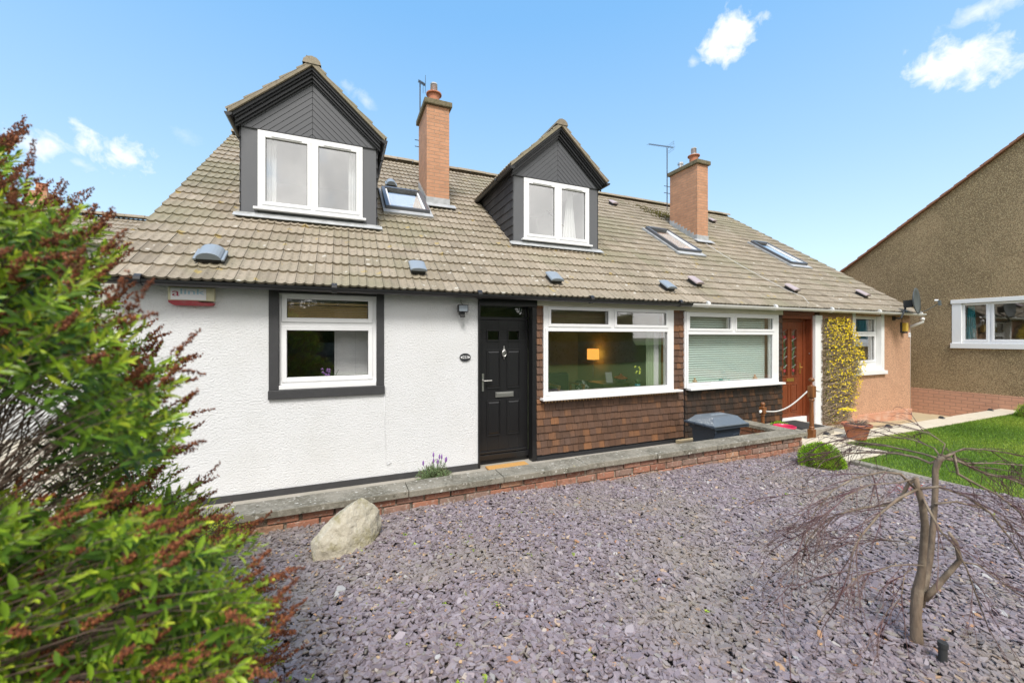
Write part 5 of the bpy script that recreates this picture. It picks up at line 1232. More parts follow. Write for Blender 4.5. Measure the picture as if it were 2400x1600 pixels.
# ---- other small plants at its foot
def leafy_plant(name, c, rad, h, nst, lab, cat, material='hebe_leaf', lsz=(.012, .028), seed=1, tb=(.3, .8), asp=.5, nleaf=14, stem='twig', group=None):
    r = np.random.default_rng(seed); pl = empty(name, c, lab, cat, group); n = nst
    a = r.uniform(0, 2*math.pi, n); q = np.sqrt(r.random(n))*rad
    T_ = np.stack([c[0] + np.cos(a)*q, c[1] + np.sin(a)*q, c[2] + h*(1 - .55*(q/rad)**2)*r.uniform(.6, 1.05, n)], -1); R_ = np.array(c) + r.normal(0, rad*.18, (n, 3))*np.array([1,1,0])
    mid = (T_ + R_)/2 + np.array([0, 0, h*.15]); t = np.linspace(0, 1, 5)[None, :, None]
    path = R_[:, None]*(1-t)**2 + 2*mid[:, None]*(1-t)*t + T_[:, None]*t*t; P_, F = tubes(path, np.full((n, 5), .0016), 4); np_poly('stems', None, F, P_, M[stem], parent=pl)
    b, d, nn, ln, ti = [], [], [], [], []
    for k in range(nleaf):
        f = r.uniform(.3, 1, n); i = np.minimum((f*4).astype(int), 3); p = path[np.arange(n), i] + (path[np.arange(n), i+1] - path[np.arange(n), i])*(f*4 - i)[:, None]
        b.append(p); d.append(r.normal(0, 1, (n, 3)) + np.array([0, 0, .3])); nn.append(np.array([0, 0, 1.]) + r.normal(0, .4, (n, 3))); ln.append(r.uniform(*lsz, n)); ti.append(np.clip(r.uniform(*tb, n), 0, 1))
    b, d, nn, ln, ti = map(np.concatenate, (b, d, nn, ln, ti)); P_, F, tt = leaves(b, d, nn, ln, ln*asp, ti); np_poly('foliage', None, F, P_, M[material], parent=pl, attr=tt)
    return pl
c = onZ(560, 1300, GR); leafy_plant('straggly_shrub', (c.x - .28, c.y + .05, GR), .36, .50, 150, 'straggly yellow green shrub between the big shrub and the low wall', 'shrub', seed=4, tb=(.6, 1.0), lsz=(.015, .034))
c = onZ(300, 1400, GR); leafy_plant('leafy_shrub', (-1.35, 3.3, GR), .65, .95, 330, 'loose green shrub behind the large foreground shrub by the white wall', 'shrub', seed=5, tb=(.2, .85), lsz=(.015, .03))
pp = onZ(330, 1560, GR)
pl = leafy_plant('ground_cover_plant', (-.62, 1.55, GR), .42, .16, 330, 'low bright green plant with tiny purple flowers below the large shrub', 'plant', seed=6, tb=(.5, .9), lsz=(.012, .024), asp=.6)
m = MB(); rg = random.Random(5)
for k in range(16): m.lathe((-.62 + rg.uniform(-.3, .35), 1.55 + rg.uniform(-.25, .25), GR + .15 + rg.uniform(-.03, .03)), [(.001, -.004), (.008, 0), (.001, .005)], 5)
m.build('flowers', M['purple'], pl)
# lavender in the yard
c = onY(1018, 1100, 5.05); lv = leafy_plant('lavender', (c.x, 5.05, GZ), .25, .40, 240, 'small lavender plant in front of the white wall', 'plant', 'lav_leaf', (.02, .04), 7, (.2, .9), .2, 26)
m = MB(); rg = random.Random(9)
for k in range(8):
    x = c.x + rg.uniform(-.22, .2); z = GZ + rg.uniform(.36, .45); y = 5.05 + rg.uniform(-.1, .1); m.tube([(c.x + (x - c.x)*.6, y, GZ + .25), (x, y, z)], .0022, 4, 1); m.lathe((x, y, z), [(.006, -.01), (.012, .01), (.010, .035), (.002, .055)], 6, 0)
m.build('flower_spikes', [M['purple'], M['leafdark']], lv)

# ---- moss cushions
def cushion_plant(name, c, rx, ry, h, n, lab, seed, z0):
    r = np.random.default_rng(seed); a = r.uniform(0, 2*math.pi, n); u = r.uniform(0, 1, n); q = np.sqrt(1 - u*u)
    lump = 1 + .06*np.sin(a*5 + u*6) + .05*np.sin(a*9 + 2)
    nrm = np.stack([np.cos(a)*q, np.sin(a)*q, u], -1); dep = r.uniform(.86, 1.0, n)*lump
    base = np.array([c[0], c[1], z0]) + nrm*dep[:, None]*np.array([rx, ry, h])
    d = nrm + r.normal(0, .45, (n, 3)) + np.array([0, 0, .3]); ln = r.uniform(.014, .028, n)
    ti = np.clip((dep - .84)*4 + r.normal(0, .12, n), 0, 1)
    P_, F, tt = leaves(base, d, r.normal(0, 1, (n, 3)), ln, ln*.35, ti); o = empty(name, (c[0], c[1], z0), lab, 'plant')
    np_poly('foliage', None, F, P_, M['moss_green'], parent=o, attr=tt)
    m = MB(); m.lathe((c[0], c[1], z0), [(rx*.9*math.cos(k*math.pi/16), h*.9*math.sin(k*math.pi/16)) for k in range(9)], 18, sy=ry/rx); m.build('mound', M['moss'], o, smooth=True)
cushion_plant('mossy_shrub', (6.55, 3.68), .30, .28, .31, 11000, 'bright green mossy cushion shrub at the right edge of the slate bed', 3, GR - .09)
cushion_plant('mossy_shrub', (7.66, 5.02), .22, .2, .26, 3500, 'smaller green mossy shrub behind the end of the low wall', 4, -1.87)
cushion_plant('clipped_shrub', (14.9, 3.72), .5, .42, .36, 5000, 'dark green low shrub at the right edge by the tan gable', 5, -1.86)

# ---- rock
def rock():
    from mathutils import noise
    pts = [(-.33,-.15,0),(-.33,-.06,.16),(-.28,.12,.05),(-.27,-.13,.18),(-.18,-.05,.29),(-.05,-.10,.36),(.05,-.05,.40),(.13,.0,.405),(.19,-.02,.36),(.30,-.03,.26),(.33,-.02,.12),(.31,.02,.0),(.18,-.17,.02),(.02,-.22,0),(-.14,-.21,.02),
           (-.06,-.20,.15),(.16,-.14,.20),(.05,.18,.30),(.25,.18,.1),(.0,.22,0),(-.2,.18,.05),(.24,-.10,.12)]
    bm = bmesh.new()
    for p in pts: bm.verts.new(p)
    bmesh.ops.convex_hull(bm, input=bm.verts); bmesh.ops.delete(bm, geom=[v for v in bm.verts if not v.link_faces], context='VERTS')
    bmesh.ops.triangulate(bm, faces=bm.faces)
    for it in range(5):
        bmesh.ops.subdivide_edges(bm, edges=bm.edges, cuts=1, use_grid_fill=True)
        if False: bmesh.ops.smooth_vert(bm, verts=bm.verts, factor=.10, use_axis_x=True, use_axis_y=True, use_axis_z=True)
    bm.normal_update()
    for v in bm.verts:
        p = v.co; nz = noise.fractal(p*4.5, 1, 2, 3)*.014 + abs(noise.noise(p*8))*-.010 + noise.fractal(p*22, 1, 2, 3)*.003
        v.co = p + v.normal*nz
    me = bpy.data.meshes.new('rock'); bm.to_mesh(me); bm.free(); me.materials.append(M['rock'])
    me.polygons.foreach_set('use_smooth', [True]*len(me.polygons))
    o = bpy.data.objects.new('rock', me); COL.objects.link(o); o.location = (.05, 3.80, GR - .035); o.rotation_euler = (0, 0, R(14)); o.scale = (.93, 1, 1.0)
    tag(o, 'large pale lichened boulder on the slate chippings against the low wall', 'rock')
rock()

# ---- weeping maple, bare
def maple():
    rg = random.Random(12); r = np.random.default_rng(12); base = onZ(2150, 1515, GR - .02)
    mp = empty('weeping_maple', base, 'small leafless weeping maple with twisted grey trunk at the right', 'tree')
    D = base.x*SA + base.y*CA
    def q(px, py, dd=0): return atD(px, py, D + dd)
    m = MB()
    trunk = [q(2150,1525), q(2148,1490), q(2146,1440), q(2150,1390,.0), q(2160,1340,.01), q(2164,1290), q(2168,1230,-.02), q(2162,1180,-.04), q(2150,1140,-.05), q(2146,1118,-.05)]
    m.tube(trunk, [.037,.029,.026,.028,.020,.018,.018,.017,.015,.012], 12)
    tr2 = [q(2158,1420,.02), q(2168,1370,.06), q(2180,1300,.1), q(2188,1220,.12), q(2192,1150,.13), q(2192,1100,.13), q(2200,1078,.12), q(2212,1072,.1)]
    m.tube(tr2, [.018,.018,.017,.015,.015,.016,.018,.012], 12)
    br3 = [q(2166,1404,0), q(2190,1380,-.02), q(2220,1345,-.04), q(2250,1312,-.06), q(2240,1270,-.08), q(2222,1245,-.06)]
    m.tube(br3, [.019,.016,.014,.013,.010,.008], 10)
    mains = []
    def limb(pts, r0, r1): 
        n = len(pts); m.tube(pts, [(r0 + (r1 - r0)*i/(n-1))*.78 for i in range(n)], 8); mains.append((pts, r0, r1))
    limb([q(2146,1120,-.05), q(2128,1135,-.02), q(2110,1170,.0), q(2080,1182,.03), q(2020,1190,.06), q(1960,1206,.1), q(1920,1232,.12), q(1890,1270,.14), q(1878,1320,.16)], .014, .004)
    limb([q(2150,1145,-.05), q(2105,1168,-.12), q(2060,1205,-.2), q(2018,1255,-.25), q(2000,1290,-.28), q(1990,1340,-.30)], .011, .003)
    limb([q(2160,1160,-.05), q(2180,1200,-.1), q(2205,1245,-.14), q(2235,1275,-.18), q(2265,1330,-.2), q(2290,1400,-.22), q(2320,1480,-.24)], .009, .003)
    limb([q(2200,1078,.12), q(2180,1085,.15), q(2150,1072,.2), q(2100,1062,.3), q(2040,1060,.42), q(1980,1062,.5), q(1930,1080,.6), q(1900,1115,.62)], .012, .003)
    limb([q(2200,1075,.12), q(2235,1062,.15), q(2245,1110,.1), q(2290,1135,.1), q(2340,1160,.1), q(2390,1200,.1), q(2430,1270,.1)], .013, .004)
    limb([q(2192,1072,.12), q(2160,1062,.3), q(2080,1045,.45), q(2010,1035,.6), q(1960,1050,.7), q(1900,1090,.75)], .009, .002)
    limb([q(2200,1070,.13), q(2250,1082,.2), q(2310,1110,.3), q(2360,1120,.4), q(2440,1150,.5), q(2480,1210,.5)], .012, .003)
    limb([q(2205,1065,.13), q(2260,1085,.3), q(2330,1085,.45), q(2400,1090,.6), q(2480,1110,.7)], .010, .003)
    limb([q(2148,1145,-.05), q(2200,1140,-.1), q(2260,1160,-.15), q(2320,1200,-.2), q(2370,1265,-.22), q(2410,1330,-.25)], .011, .003)
    limb([q(2190,1180,.1), q(2240,1175,.1), q(2300,1190,.15), q(2360,1225,.2), q(2420,1280,.2)], .008, .003)
    limb([q(2150,1150,-.05), q(2110,1110,-.1), q(2070,1105,-.1), q(2000,1120,-.12), q(1950,1150,-.15), q(1910,1200,-.18), q(1880,1260,-.2)], .009, .002)
    limb([q(2164,1325,-.02), q(2130,1322,-.05), q(2090,1325,-.1), q(2050,1340,-.14), q(2010,1350,-.2), q(1960,1400,-.25)], .006, .002)
    limb([q(2245,1315,-.06), q(2290,1322,-.1), q(2330,1350,-.14), q(2370,1380,-.18), q(2430,1420,-.2)], .007, .002)
    limb([q(2140,1330,0), q(2120,1345,-.05), q(2112,1400,-.06), q(2080,1430,-.1), q(2060,1470,-.12)], .004, .0015)
    limb([q(2205,1072,.12), q(2190,1050,.2), q(2140,1030,.3), q(2080,1020,.35), q(2020,1022,.45), q(1960,1035,.5)], .006, .0015)
    limb([q(2205,1072,.12), q(2215,1040,.15), q(2180,1015,.2), q(2110,1000,.25), q(2060,1005,.3)], .005, .0012)
    limb([q(2210,1070,.12), q(2260,1050,.2), q(2330,1055,.25), q(2400,1070,.3), q(2460,1090,.35)], .006, .0015)
    limb([q(2146,1120,-.05), q(2110,1130,-.15), q(2040,1135,-.25), q(1980,1165,-.3), q(1930,1215,-.35)], .006, .0015)
    limb([q(2164,1290,0), q(2120,1270,.1), q(2060,1262,.15), q(2010,1275,.2), q(1960,1310,.25)], .004, .0012)
    m.build('trunk', M['trunk'], mp, smooth=True)
    # fine drooping twigs
    P1, R1 = [], []
    ctr = q(2165, 1130, 0)
    def twig(p, d, L_, r0, depth):
        pts = [Vector(p)]; v = Vector(d).normalized(); n = 7
        for k in range(n - 1):
            v = (v + Vector((rg.gauss(0, .10), rg.gauss(0, .10), -.045 - .05*k*rg.random() + rg.gauss(0, .05)))).normalized(); nx = pts[-1] + v*L_/(n-1)
            if nx.z < GR + .03: nx.z = GR + .03
            pts.append(nx)
        P1.append([tuple(x) for x in pts]); R1.append([r0*(1 - .75*k/(n-1)) for k in range(n)])
        if depth > 0:
            for k in range(rg.choice((2, 3, 3, 4))):
                i = rg.randint(1, n - 2); dv = (pts[i+1] - pts[i]).normalized(); s = Vector((rg.gauss(0, 1), rg.gauss(0, 1), rg.gauss(0, .6))).normalized()
                twig(pts[i], dv + s*.5, L_*rg.uniform(.35, .7), r0*.66, depth - 1)
    for (pts, r0, r1) in mains:
        tot = sum((b - a).length for a, b in zip(pts[:-1], pts[1:])); n = int(tot*7.5) + 3
        for k in range(n):
            f = rg.uniform(.15, 1)*(len(pts) - 1); i = min(int(f), len(pts) - 2); p = pts[i].lerp(pts[i+1], f - i); dv = (pts[i+1] - pts[i]).normalized()
            outw = Vector((p.x - ctr.x, p.y - ctr.y, 0)); outw = outw.normalized() if outw.length > .01 else Vector((1,0,0))
            s = Vector((rg.gauss(0, .7), rg.gauss(0, .7), rg.gauss(.12, .32)))
            twig(p, dv*1.0 + outw*.75 + s*.62, rg.uniform(.22, .52), rg.uniform(.0020, .0038), 2 if rg.random() < .3 else 1)
    P_, F = tubes(np.array(P1), np.array(R1), 4); np_poly('twigs', None, F, P_, M['purple_twig'], parent=mp)
maple()
def weeds():
    r = np.random.default_rng(52); n = 70; x = np.clip(np.where(r.random(n) < .6, r.normal(.6, .8, n), r.uniform(-1.5, 6.5, n)), -2, 6.8); y = np.clip(np.where(r.random(n) < .6, r.normal(3.1, .6, n), r.uniform(1.1, 4.2, n)), 1, 4.2)
    k = 9; b = np.repeat(np.stack([x, y, GR + .005 + bedz(x, y)], -1), k, 0) + r.normal(0, .008, (n*k, 3))*np.array([1, 1, 0]); d = r.normal(0, 1, (n*k, 3))*np.array([1, 1, .4]) + np.array([0, 0, .5])
    ln = r.uniform(.010, .024, n*k); P_, F, tt = leaves(b, d, np.tile([0, 0, 1.], (n*k, 1)) + r.normal(0, .3, (n*k, 3)), ln, ln*.5, np.clip(r.uniform(.5, .95, n*k), 0, 1))
    np_poly('weeds', None, F, P_, M['hebe_leaf'], attr=tt, kind='stuff', label='tiny green weeds sprouting through the slate', cat='weeds')
weeds()
m = MB(); c = onZ(2210, 1552, GR + .0); ax = Vector((.01, .005, 1)).normalized(); m.tube([c - ax*.03, c + ax*.105], .019, 16); m.tube([c + ax*.085, c + ax*.113], .0225, 16); m.build('garden_spike_light', M['rubber'], None, smooth=False, bevel=.002, label='short black spike light stub in the slate beside the maple trunk', cat='garden light')
# small red-leaved seedling and fallen leaves
r = np.random.default_rng(77); c = onZ(2130, 1150, GR); n = 60
b = np.stack([c.x + r.normal(0, .14, n), c.y + r.normal(0, .05, n), GR + .015 + r.uniform(0, .03, n)], -1); P_, F, tt = leaves(b, r.normal(0, 1, (n, 3))*np.array([1,1,.3]), np.tile([0,0,1.], (n,1)), r.uniform(.02, .05, n), r.uniform(.008, .014, n), np.zeros(n))
np_poly('red_leaves', None, F, P_, M['redleaf'], attr=tt, kind='stuff', label='scatter of red fallen leaves on the slate behind the maple', cat='leaves')

# ---- winter jasmine on the pink wall
def jasmine():
    r = np.random.default_rng(9); j = empty('winter_jasmine', (10.75, 5.5, -2.02), 'twiggy winter jasmine with yellow flowers climbing the pink wall', 'climbing plant')
    n = 3200; x0 = r.uniform(10.2, 11.35, n); z0 = r.uniform(-2.0, .35, n)
    wid = lambda z: np.interp(z, [-2.05, -1.3, -.6, -.1, .25, .5], [1.0, 1.25, 1.5, 1.3, 1.05, .7])
    x0 = 10.08 + r.random(n)*wid(z0)*.92; y0 = 5.68 - r.random(n)*.10*(1 - .4*(z0 + 2)/2.5)
    L_ = r.uniform(.15, .5, n); a = r.uniform(-1.2, 1.2, n); t = np.linspace(0, 1, 5)
    px_ = x0[:, None] + (np.sin(a)*L_)[:, None]*t; pz = z0[:, None] + (np.cos(a)*L_)[:, None]*(t - .9*t*t); py_ = y0[:, None] - .06*r.random(n)[:, None]*np.sin(t*3)
    px_ = np.clip(px_, 10.04, 10.12 + wid(pz) + .05); pz = np.clip(pz, -2.05, .50 - .10*r.random((n, 1)))
    P_, F = tubes(np.stack([px_, py_, pz], -1) + r.normal(0, .006, (n, 5, 3)), np.full((n, 5), 1)*r.uniform(.003, .0055, n)[:, None], 4); np_poly('stems', None, F, P_, M['jasmine_stem'], parent=j)
    n = 1500; z = -1.95 + 2.42*r.beta(1.8, 1.15, n); u = r.beta(1.35, .85, n); x = 10.05 + u*(wid(z) + .07); y = 5.60 - r.random(n)*.09
    n5 = []
    q = r.uniform(0, 2*math.pi, n); s = r.uniform(.013, .025, n); K = 5
    c = np.stack([x, y, z], -1); nrm = np.stack([r.normal(0, .5, n), -np.ones(n), r.normal(0, .5, n)], -1); nrm /= np.linalg.norm(nrm, axis=1, keepdims=True)
    A = np.cross(nrm, [0,0,1.]); A /= np.linalg.norm(A, axis=1, keepdims=True); B = np.cross(nrm, A)
    pts = [c - nrm*.004]
    for k in range(10):
        rr = s if k % 2 == 0 else s*.5; an = q + k*math.pi/5; pts.append(c + A*(np.cos(an)*rr)[:, None] + B*(np.sin(an)*rr)[:, None] + nrm*.003)
    np_poly('flowers', None, [(0, k+1, (k+1) % 10 + 1) for k in range(10)], np.stack(pts, 1), M['yellow'], parent=j)
    n = 3800; z = r.uniform(-2.0, .44, n); x = 10.08 + r.random(n)*wid(z); b = np.stack([x, 5.66 - r.random(n)*.10, z], -1); ln = r.uniform(.015, .03, n)
    P_, F, tt = leaves(b, r.normal(0, 1, (n, 3)), r.normal(0, 1, (n, 3)), ln, ln*.4, r.uniform(.2, .8, n)); np_poly('foliage', None, F, P_, M['hebe_leaf'], parent=j, attr=tt)
jasmine()

# ---- wheelie bin behind the wall
def bin_():
    o = empty('wheelie_bin', (5.95, 4.95, GZ), 'dark grey plastic bin with lid standing behind the low wall', 'bin'); z = -1.455
    m = MB(); b = [(5.60, 4.73), (6.22, 4.73), (6.22, 5.2), (5.60, 5.2)]; cx_, cy_ = 5.91, 4.965
    lo = [(cx_ + (x - cx_)*.88, cy_ + (y - cy_)*.88, GZ) for x, y in b]; hi = [(x, y, z - .01) for x, y in b]
    m.add(lo + hi, [(0,3,2,1),(4,5,6,7),(0,1,5,4),(1,2,6,5),(2,3,7,6),(3,0,4,7)]); 
    m.box(5.57, 6.36, 4.68, 5.24, z - .055, z - .012)
    m.box(5.585, 5.62, 4.70, 5.22, z - .11, z - .056); m.tube([(5.98, 4.715, -1.68), (6.0, 4.70, -1.62), (6.12, 4.70, -1.61), (6.15, 4.715, -1.68)], .008, 6)
    m.build('bin_body', M['bin'], o, bevel=.012)
    m = MB()
    def ring(x0, x1, y0, y1, zz): return [(x0, y0, zz), (x1, y0, zz), (x1, y1, zz), (x0, y1, zz)]
    R_ = [ring(5.525, 6.33, 4.66, 5.26, z - .010), ring(5.525, 6.33, 4.66, 5.26, z + .018), ring(5.56, 6.29, 4.695, 5.225, z + .024), ring(5.66, 6.24, 4.80, 5.16, z + .115), ring(5.70, 6.20, 4.84, 5.12, z + .125)]
    vs = [p for rr in R_ for p in rr]; fs = [(4*i + k, 4*i + (k+1) % 4, 4*i + 4 + (k+1) % 4, 4*i + 4 + k) for i in range(4) for k in range(4)] + [(16,17,18,19), (3,2,1,0)]
    m.add(vs, fs); m.box(6.17, 6.30, 4.86, 5.10, z + .03, z + .10)
    m.build('bin_lid', M['bin_lid'], o, bevel=.01)
    m = MB(); m.box(6.26, 6.303, 4.89, 5.07, z + .048, z + .085); m.build('lid_grip', M['rubber'], o)
    m = MB(); m.tube([(5.515, 4.64, z - .005), (5.515, 5.27, z - .005)], .016, 10)
    for y in (4.70, 4.86, 5.06, 5.22): m.tube([(5.515, y - .02, z - .005), (5.515, y + .02, z - .005)], .026, 10); m.box(5.515, 5.57, y - .018, y + .018, z - .02, z + .008)
    m.build('lid_hinge', M['bin'], o)
    m = MB(); m.obox((5.98, 4.98, z + .1265), (.17, 0, 0), (0, .035, 0), (0, 0, .0008)); m.build('lid_sticker', M['vent_grey'], o)
bin_()
# ---- rope barrier
def newel(x, y, zb, zt_, lab, s=1.0):
    h = zt_ - zb; o = empty('wooden_post', (x, y, zb), lab, 'post', 'turned wooden rope posts by the brown door')
    m = MB(); b = .05*s
    m.box(x - b, x + b, y - b, y + b, zb, zb + h*.17)
    m.lathe((x, y, zb + h*.17), [(b*.95, 0), (b*.7, .012), (b*.95, .03), (b*.95, .04), (b*.68, .055), (b*.72, .12*h), (b*.62, h*.36), (b*.6, h*.44), (b*.85, h*.46), (b*.9, h*.475), (b*.65, h*.49), (b*.9, h*.505)], 20)
    z1 = zb + h*.68; m.box(x - b, x + b, y - b, y + b, z1, zb + h*.86)
    m.lathe((x, y, zb + h*.86), [(b*.9, 0), (b*.8, .01), (b*.45, .02), (b*.42, .03)], 16); m.build('post_shaft', M['newel'], o, bevel=.006)
    rr = b*.92; cz = zt_ - rr; m = MB(); m.lathe((x, y, cz), [(rr*math.sin(math.pi*k/12) + 1e-4, -rr*math.cos(math.pi*k/12)) for k in range(13)], 20); m.build('ball_finial', M['newel'], o, smooth=True)
    return o
newel(8.15, 4.74, -1.93, -.755, 'tall turned wooden post with ball top at the end of the rope')
newel(7.56, 5.28, GZ, -1.262, 'short turned wooden post with ball top behind the low wall', .95)
m = MB(); A_ = Vector((7.56 + .03, 5.28 - .04, -1.44)); B_ = Vector((8.15 - .02, 4.74 + .04, -1.0)); pts = []
for k in range(17):
    t = k/16; p = A_.lerp(B_, t); p.z = A_.z + (B_.z - A_.z)*t - .13*math.sin(math.pi*t)*(1.15 - .3*t); pts.append(p)
m.tube(pts, .013, 10)
for s, (x, y, z) in ((-1, (7.51, 5.28, -1.43)), (1, (8.2, 4.70, -.99))):
    m.tube([(x, y, z), (x + s*.03, y - .01, z - .005), (x + s*.05, y - .02, z - .02), (x + s*.075, y - .03, z - .03)], [.02, .028, .022, .008], 8)
m.build('rope', M['rope'], None, smooth=True, label='white rope slung between the tall and the short wooden posts', cat='rope')
# ---- pot, sunflower, tub
c = onZ(2008, 1028, -1.845); P0 = empty('plant_pot', (c.x, c.y, -1.845), 'round terracotta plant pot with dried plants on the pale slabs', 'plant pot')
m = MB(); m.lathe((c.x, c.y, -1.845), [(.125, 0), (.135, .01), (.19, .22), (.22, .235), (.225, .275), (.204, .28), (.195, .25)], 32); m.build('pot', M['terracotta'], P0, smooth=False, bevel=.004)
m = MB(); m.lathe((c.x, c.y, -1.845 + .24), [(.001, 0), (.192, .0), (.18, .012), (.001, .03)], 24); m.build('soil', M['soil'], P0)
rr = np.random.default_rng(6); n = 90; a = rr.uniform(0, 6.28, n); b = np.stack([c.x + np.cos(a)*.1*rr.random(n), c.y + np.sin(a)*.1*rr.random(n), np.full(n, -1.60)], -1); e = b + np.stack([np.cos(a)*.09, np.sin(a)*.09, rr.uniform(.02, .12, n)], -1)
P_, F = tubes(np.stack([b, (b + e)/2 + [0, 0, .02], e], 1), np.full((n, 3), .003), 4); np_poly('dried_stems', None, F, P_, M['jasmine_stem'], parent=P0)
c = onY(1987, 962, 4.78); sf = empty('flower_ornament', (c.x, 4.78, -1.93), 'large yellow artificial daisy on a stick behind the terracotta pot', 'garden ornament')
m = MB()
for ring_, (nn, r0, zz) in enumerate(((14, .165, 0), (12, .115, .02))):
    for k in range(nn):
        q = 2*math.pi*(k + .5*ring_)/nn; d = Vector((math.cos(q), math.sin(q), .12)); s = Vector((-math.sin(q), math.cos(q), 0)); o = c + Vector((0, 0, zz))
        m.add([o + d*.03 - s*.012, o + d*.03 + s*.012, o + d*r0*.75 + s*.03 + Vector((0,0,.012)), o + d*r0 + Vector((0,0,-.005)), o + d*r0*.75 - s*.03 + Vector((0,0,.012))], [(0,1,2,3,4)])
m.build('petals', M['yellow'], sf)
m = MB(); m.lathe(c + Vector((0,0,.02)), [(.001, -.01), (.035, 0), (.03, .02), (.001, .03)], 14); m.build('flower_centre', M['tan_trim'], sf, smooth=True)
m = MB(); m.tube([(c.x, c.y, c.z), (c.x + .005, c.y, -1.93)], .006, 6); m.build('stick', M['jasmine_stem'], sf)
c = onZ(1877, 1005, -1.60); m = MB(); z = -1.93
m.lathe((7.40, 4.76, z), [(.11, 0), (.12, .02), (.165, .30), (.18, .305), (.18, .325), (.168, .33), (.155, .31), (.112, .03)], 28); m.build('plastic_tub', M['pinktub'], None, smooth=False, label='bright pink plastic tub beside the end of the low wall', cat='tub')
# black solar lights along the slabs
for (px, py, lab) in ((1938, 1018, 'black solar light on the slabs left of the terracotta pot'), (2074, 998, 'black solar light on the slabs just right of the terracotta pot'), (2202, 979, 'black solar light on the slabs below the corner of the pink wall'), (2317, 961, 'black solar light on the slabs in front of the tan gable wall')):
    c = onZ(px, py, -1.838); c.y = max(4.3, min(4.56, c.y)) if px != 1938 else c.y; m = MB(); m.add([(c.x-.055, c.y-.05, -1.838), (c.x+.055, c.y-.05, -1.838), (c.x+.055, c.y+.05, -1.838), (c.x-.055, c.y+.05, -1.838), (c.x-.035, c.y-.01, -1.795), (c.x+.035, c.y-.01, -1.795), (c.x+.03, c.y+.03, -1.79), (c.x-.03, c.y+.03, -1.79)],
        [(0,3,2,1),(4,5,6,7),(0,1,5,4),(1,2,6,5),(2,3,7,6),(3,0,4,7)]); m.box(c.x - .02, c.x + .02, c.y - .046, c.y - .03, -1.83, -1.815, 1)
    m.build('solar_light', [M['rubber'], M['steel']], None, bevel=.006, label=lab, cat='garden light', group='small black solar lights along the slab path')

# ---- things on the walls
X = lambda px, Y=WY: onY(px, 800, Y).x
Zp = lambda px, py, Y=WY: onY(px, py, Y).z
def alarm_box():
    Y = WY - .07; x0, x1 = X(392, Y), X(502, Y); z1, z0 = Zp(450, 672, Y), Zp(450, 716, Y); zr_ = z0 + (z1 - z0)*.24
    o = empty('alarm_box', ((x0+x1)/2, WY, z0), 'cream and red alarm box with faded lettering high on the white wall', 'alarm box')
    m = MB(); m.box(x0, x1, Y, WY - .001, zr_ + .001, z1); m.build('casing', M['cream_plastic'], o, bevel=.015)
    m = MB(); w_ = x1 - x0; m.prism([(x0 + .005, Y - .004, zr_ + .006), (x0 + w_*.6, Y - .004, zr_ + .006), (x0 + w_*.72, Y - .004, zr_ - .014), (x1 - .002, Y - .004, zr_ - .014), (x1 - .01, Y - .004, z0 + .01), (x1 - .04, Y - .004, z0), (x0 + .06, Y - .004, z0), (x0 + .01, Y - .004, z0 + .03)], (0, .07, 0)); m.build('strobe_lens', M['signred'], o, bevel=.006)
    m = MB(); m.box(x0 + .03, x1 - .075, Y - .006, Y - .001, zr_ + .012, z1 - .018); m.build('sign_face', M['signwhite'], o, bevel=.002)
    zc = zr_ + (z1 - zr_)*.50; H_ = z1 - z0
    text_mesh('letter', 'a', H_*.55, M['ink_red'], (x0 + w_*.18, Y - .0075, zc + .008), (R(90), 0, 0), .0005, o, 1.5)
    text_mesh('letter', 'link', H_*.40, M['ink_blue'], (x0 + w_*.52, Y - .0075, zc + .02), (R(90), 0, 0), .0005, o, 1.9)
alarm_box()
def number_plate():
    Y = WY - .02; c = onY(1090.6, 837, Y); rx = (X(1103.6, Y) - X(1077.7, Y))/2; rz = .058
    o = empty('house_number_plate', (c.x, WY, c.z), 'black oval house number plate reading 253 on the white wall', 'number plate')
    m = MB(); n = 32; m.prism([(c.x + rx*math.cos(2*math.pi*k/n), Y, c.z + rz*math.sin(2*math.pi*k/n)) for k in range(n)], (0, .018, 0)); m.build('plate', M['black_trim'], o, bevel=.003)
    text_mesh('number', '253', .062, M['ink_white'], (c.x, Y - .0015, c.z), (R(90), 0, 0), .0006, o, .85)
    for s in (-1, 1):
        m = MB(); xx = c.x + s*rx*.52
        m.prism([(xx, Y - .0025, c.z + .022), (xx, Y - .0025, c.z - .022), (xx + s*.030, Y - .0025, c.z)], (0, .002, 0)); m.box(xx - s*.002 - .0035, xx - s*.002 + .0035, Y - .003, Y - .0026, c.z - .018, c.z + .018, 1); m.build('arrow_mark', [M['ink_white'], M['black_trim']], o)
number_plate()
def floodlight():
    Y = WY - .13; c = onY(1086, 722, Y); o = empty('floodlight', (c.x, WY, c.z), 'small dark floodlight with glass front on the white wall beside the black door', 'floodlight')
    m = MB(); m.box(c.x - .075, c.x + .075, Y, Y + .06, c.z - .055, c.z + .05); m.box(c.x - .035, c.x + .035, Y + .03, WY - .001, c.z - .09, c.z - .056); m.build('housing', M['black_trim'], o, bevel=.006)
    m = MB(); m.box(c.x - .062, c.x + .062, Y - .006, Y - .001, c.z - .043, c.z + .038); m.build('lens', M['vent_grey'], o)
    m = MB(); m.box(c.x - .04, c.x + .03, Y + .0, Y + .05, c.z - .13, c.z - .091); m.build('sensor', M['rubber'], o, bevel=.01)
    m = MB(); m.tube([(c.x + .01, Y + .05, c.z + .05), (c.x + .0, WY - .005, c.z + .09), (c.x, WY - .004, .55)], .003, 5); m.build('cable', M['rubber'], o)
floodlight()
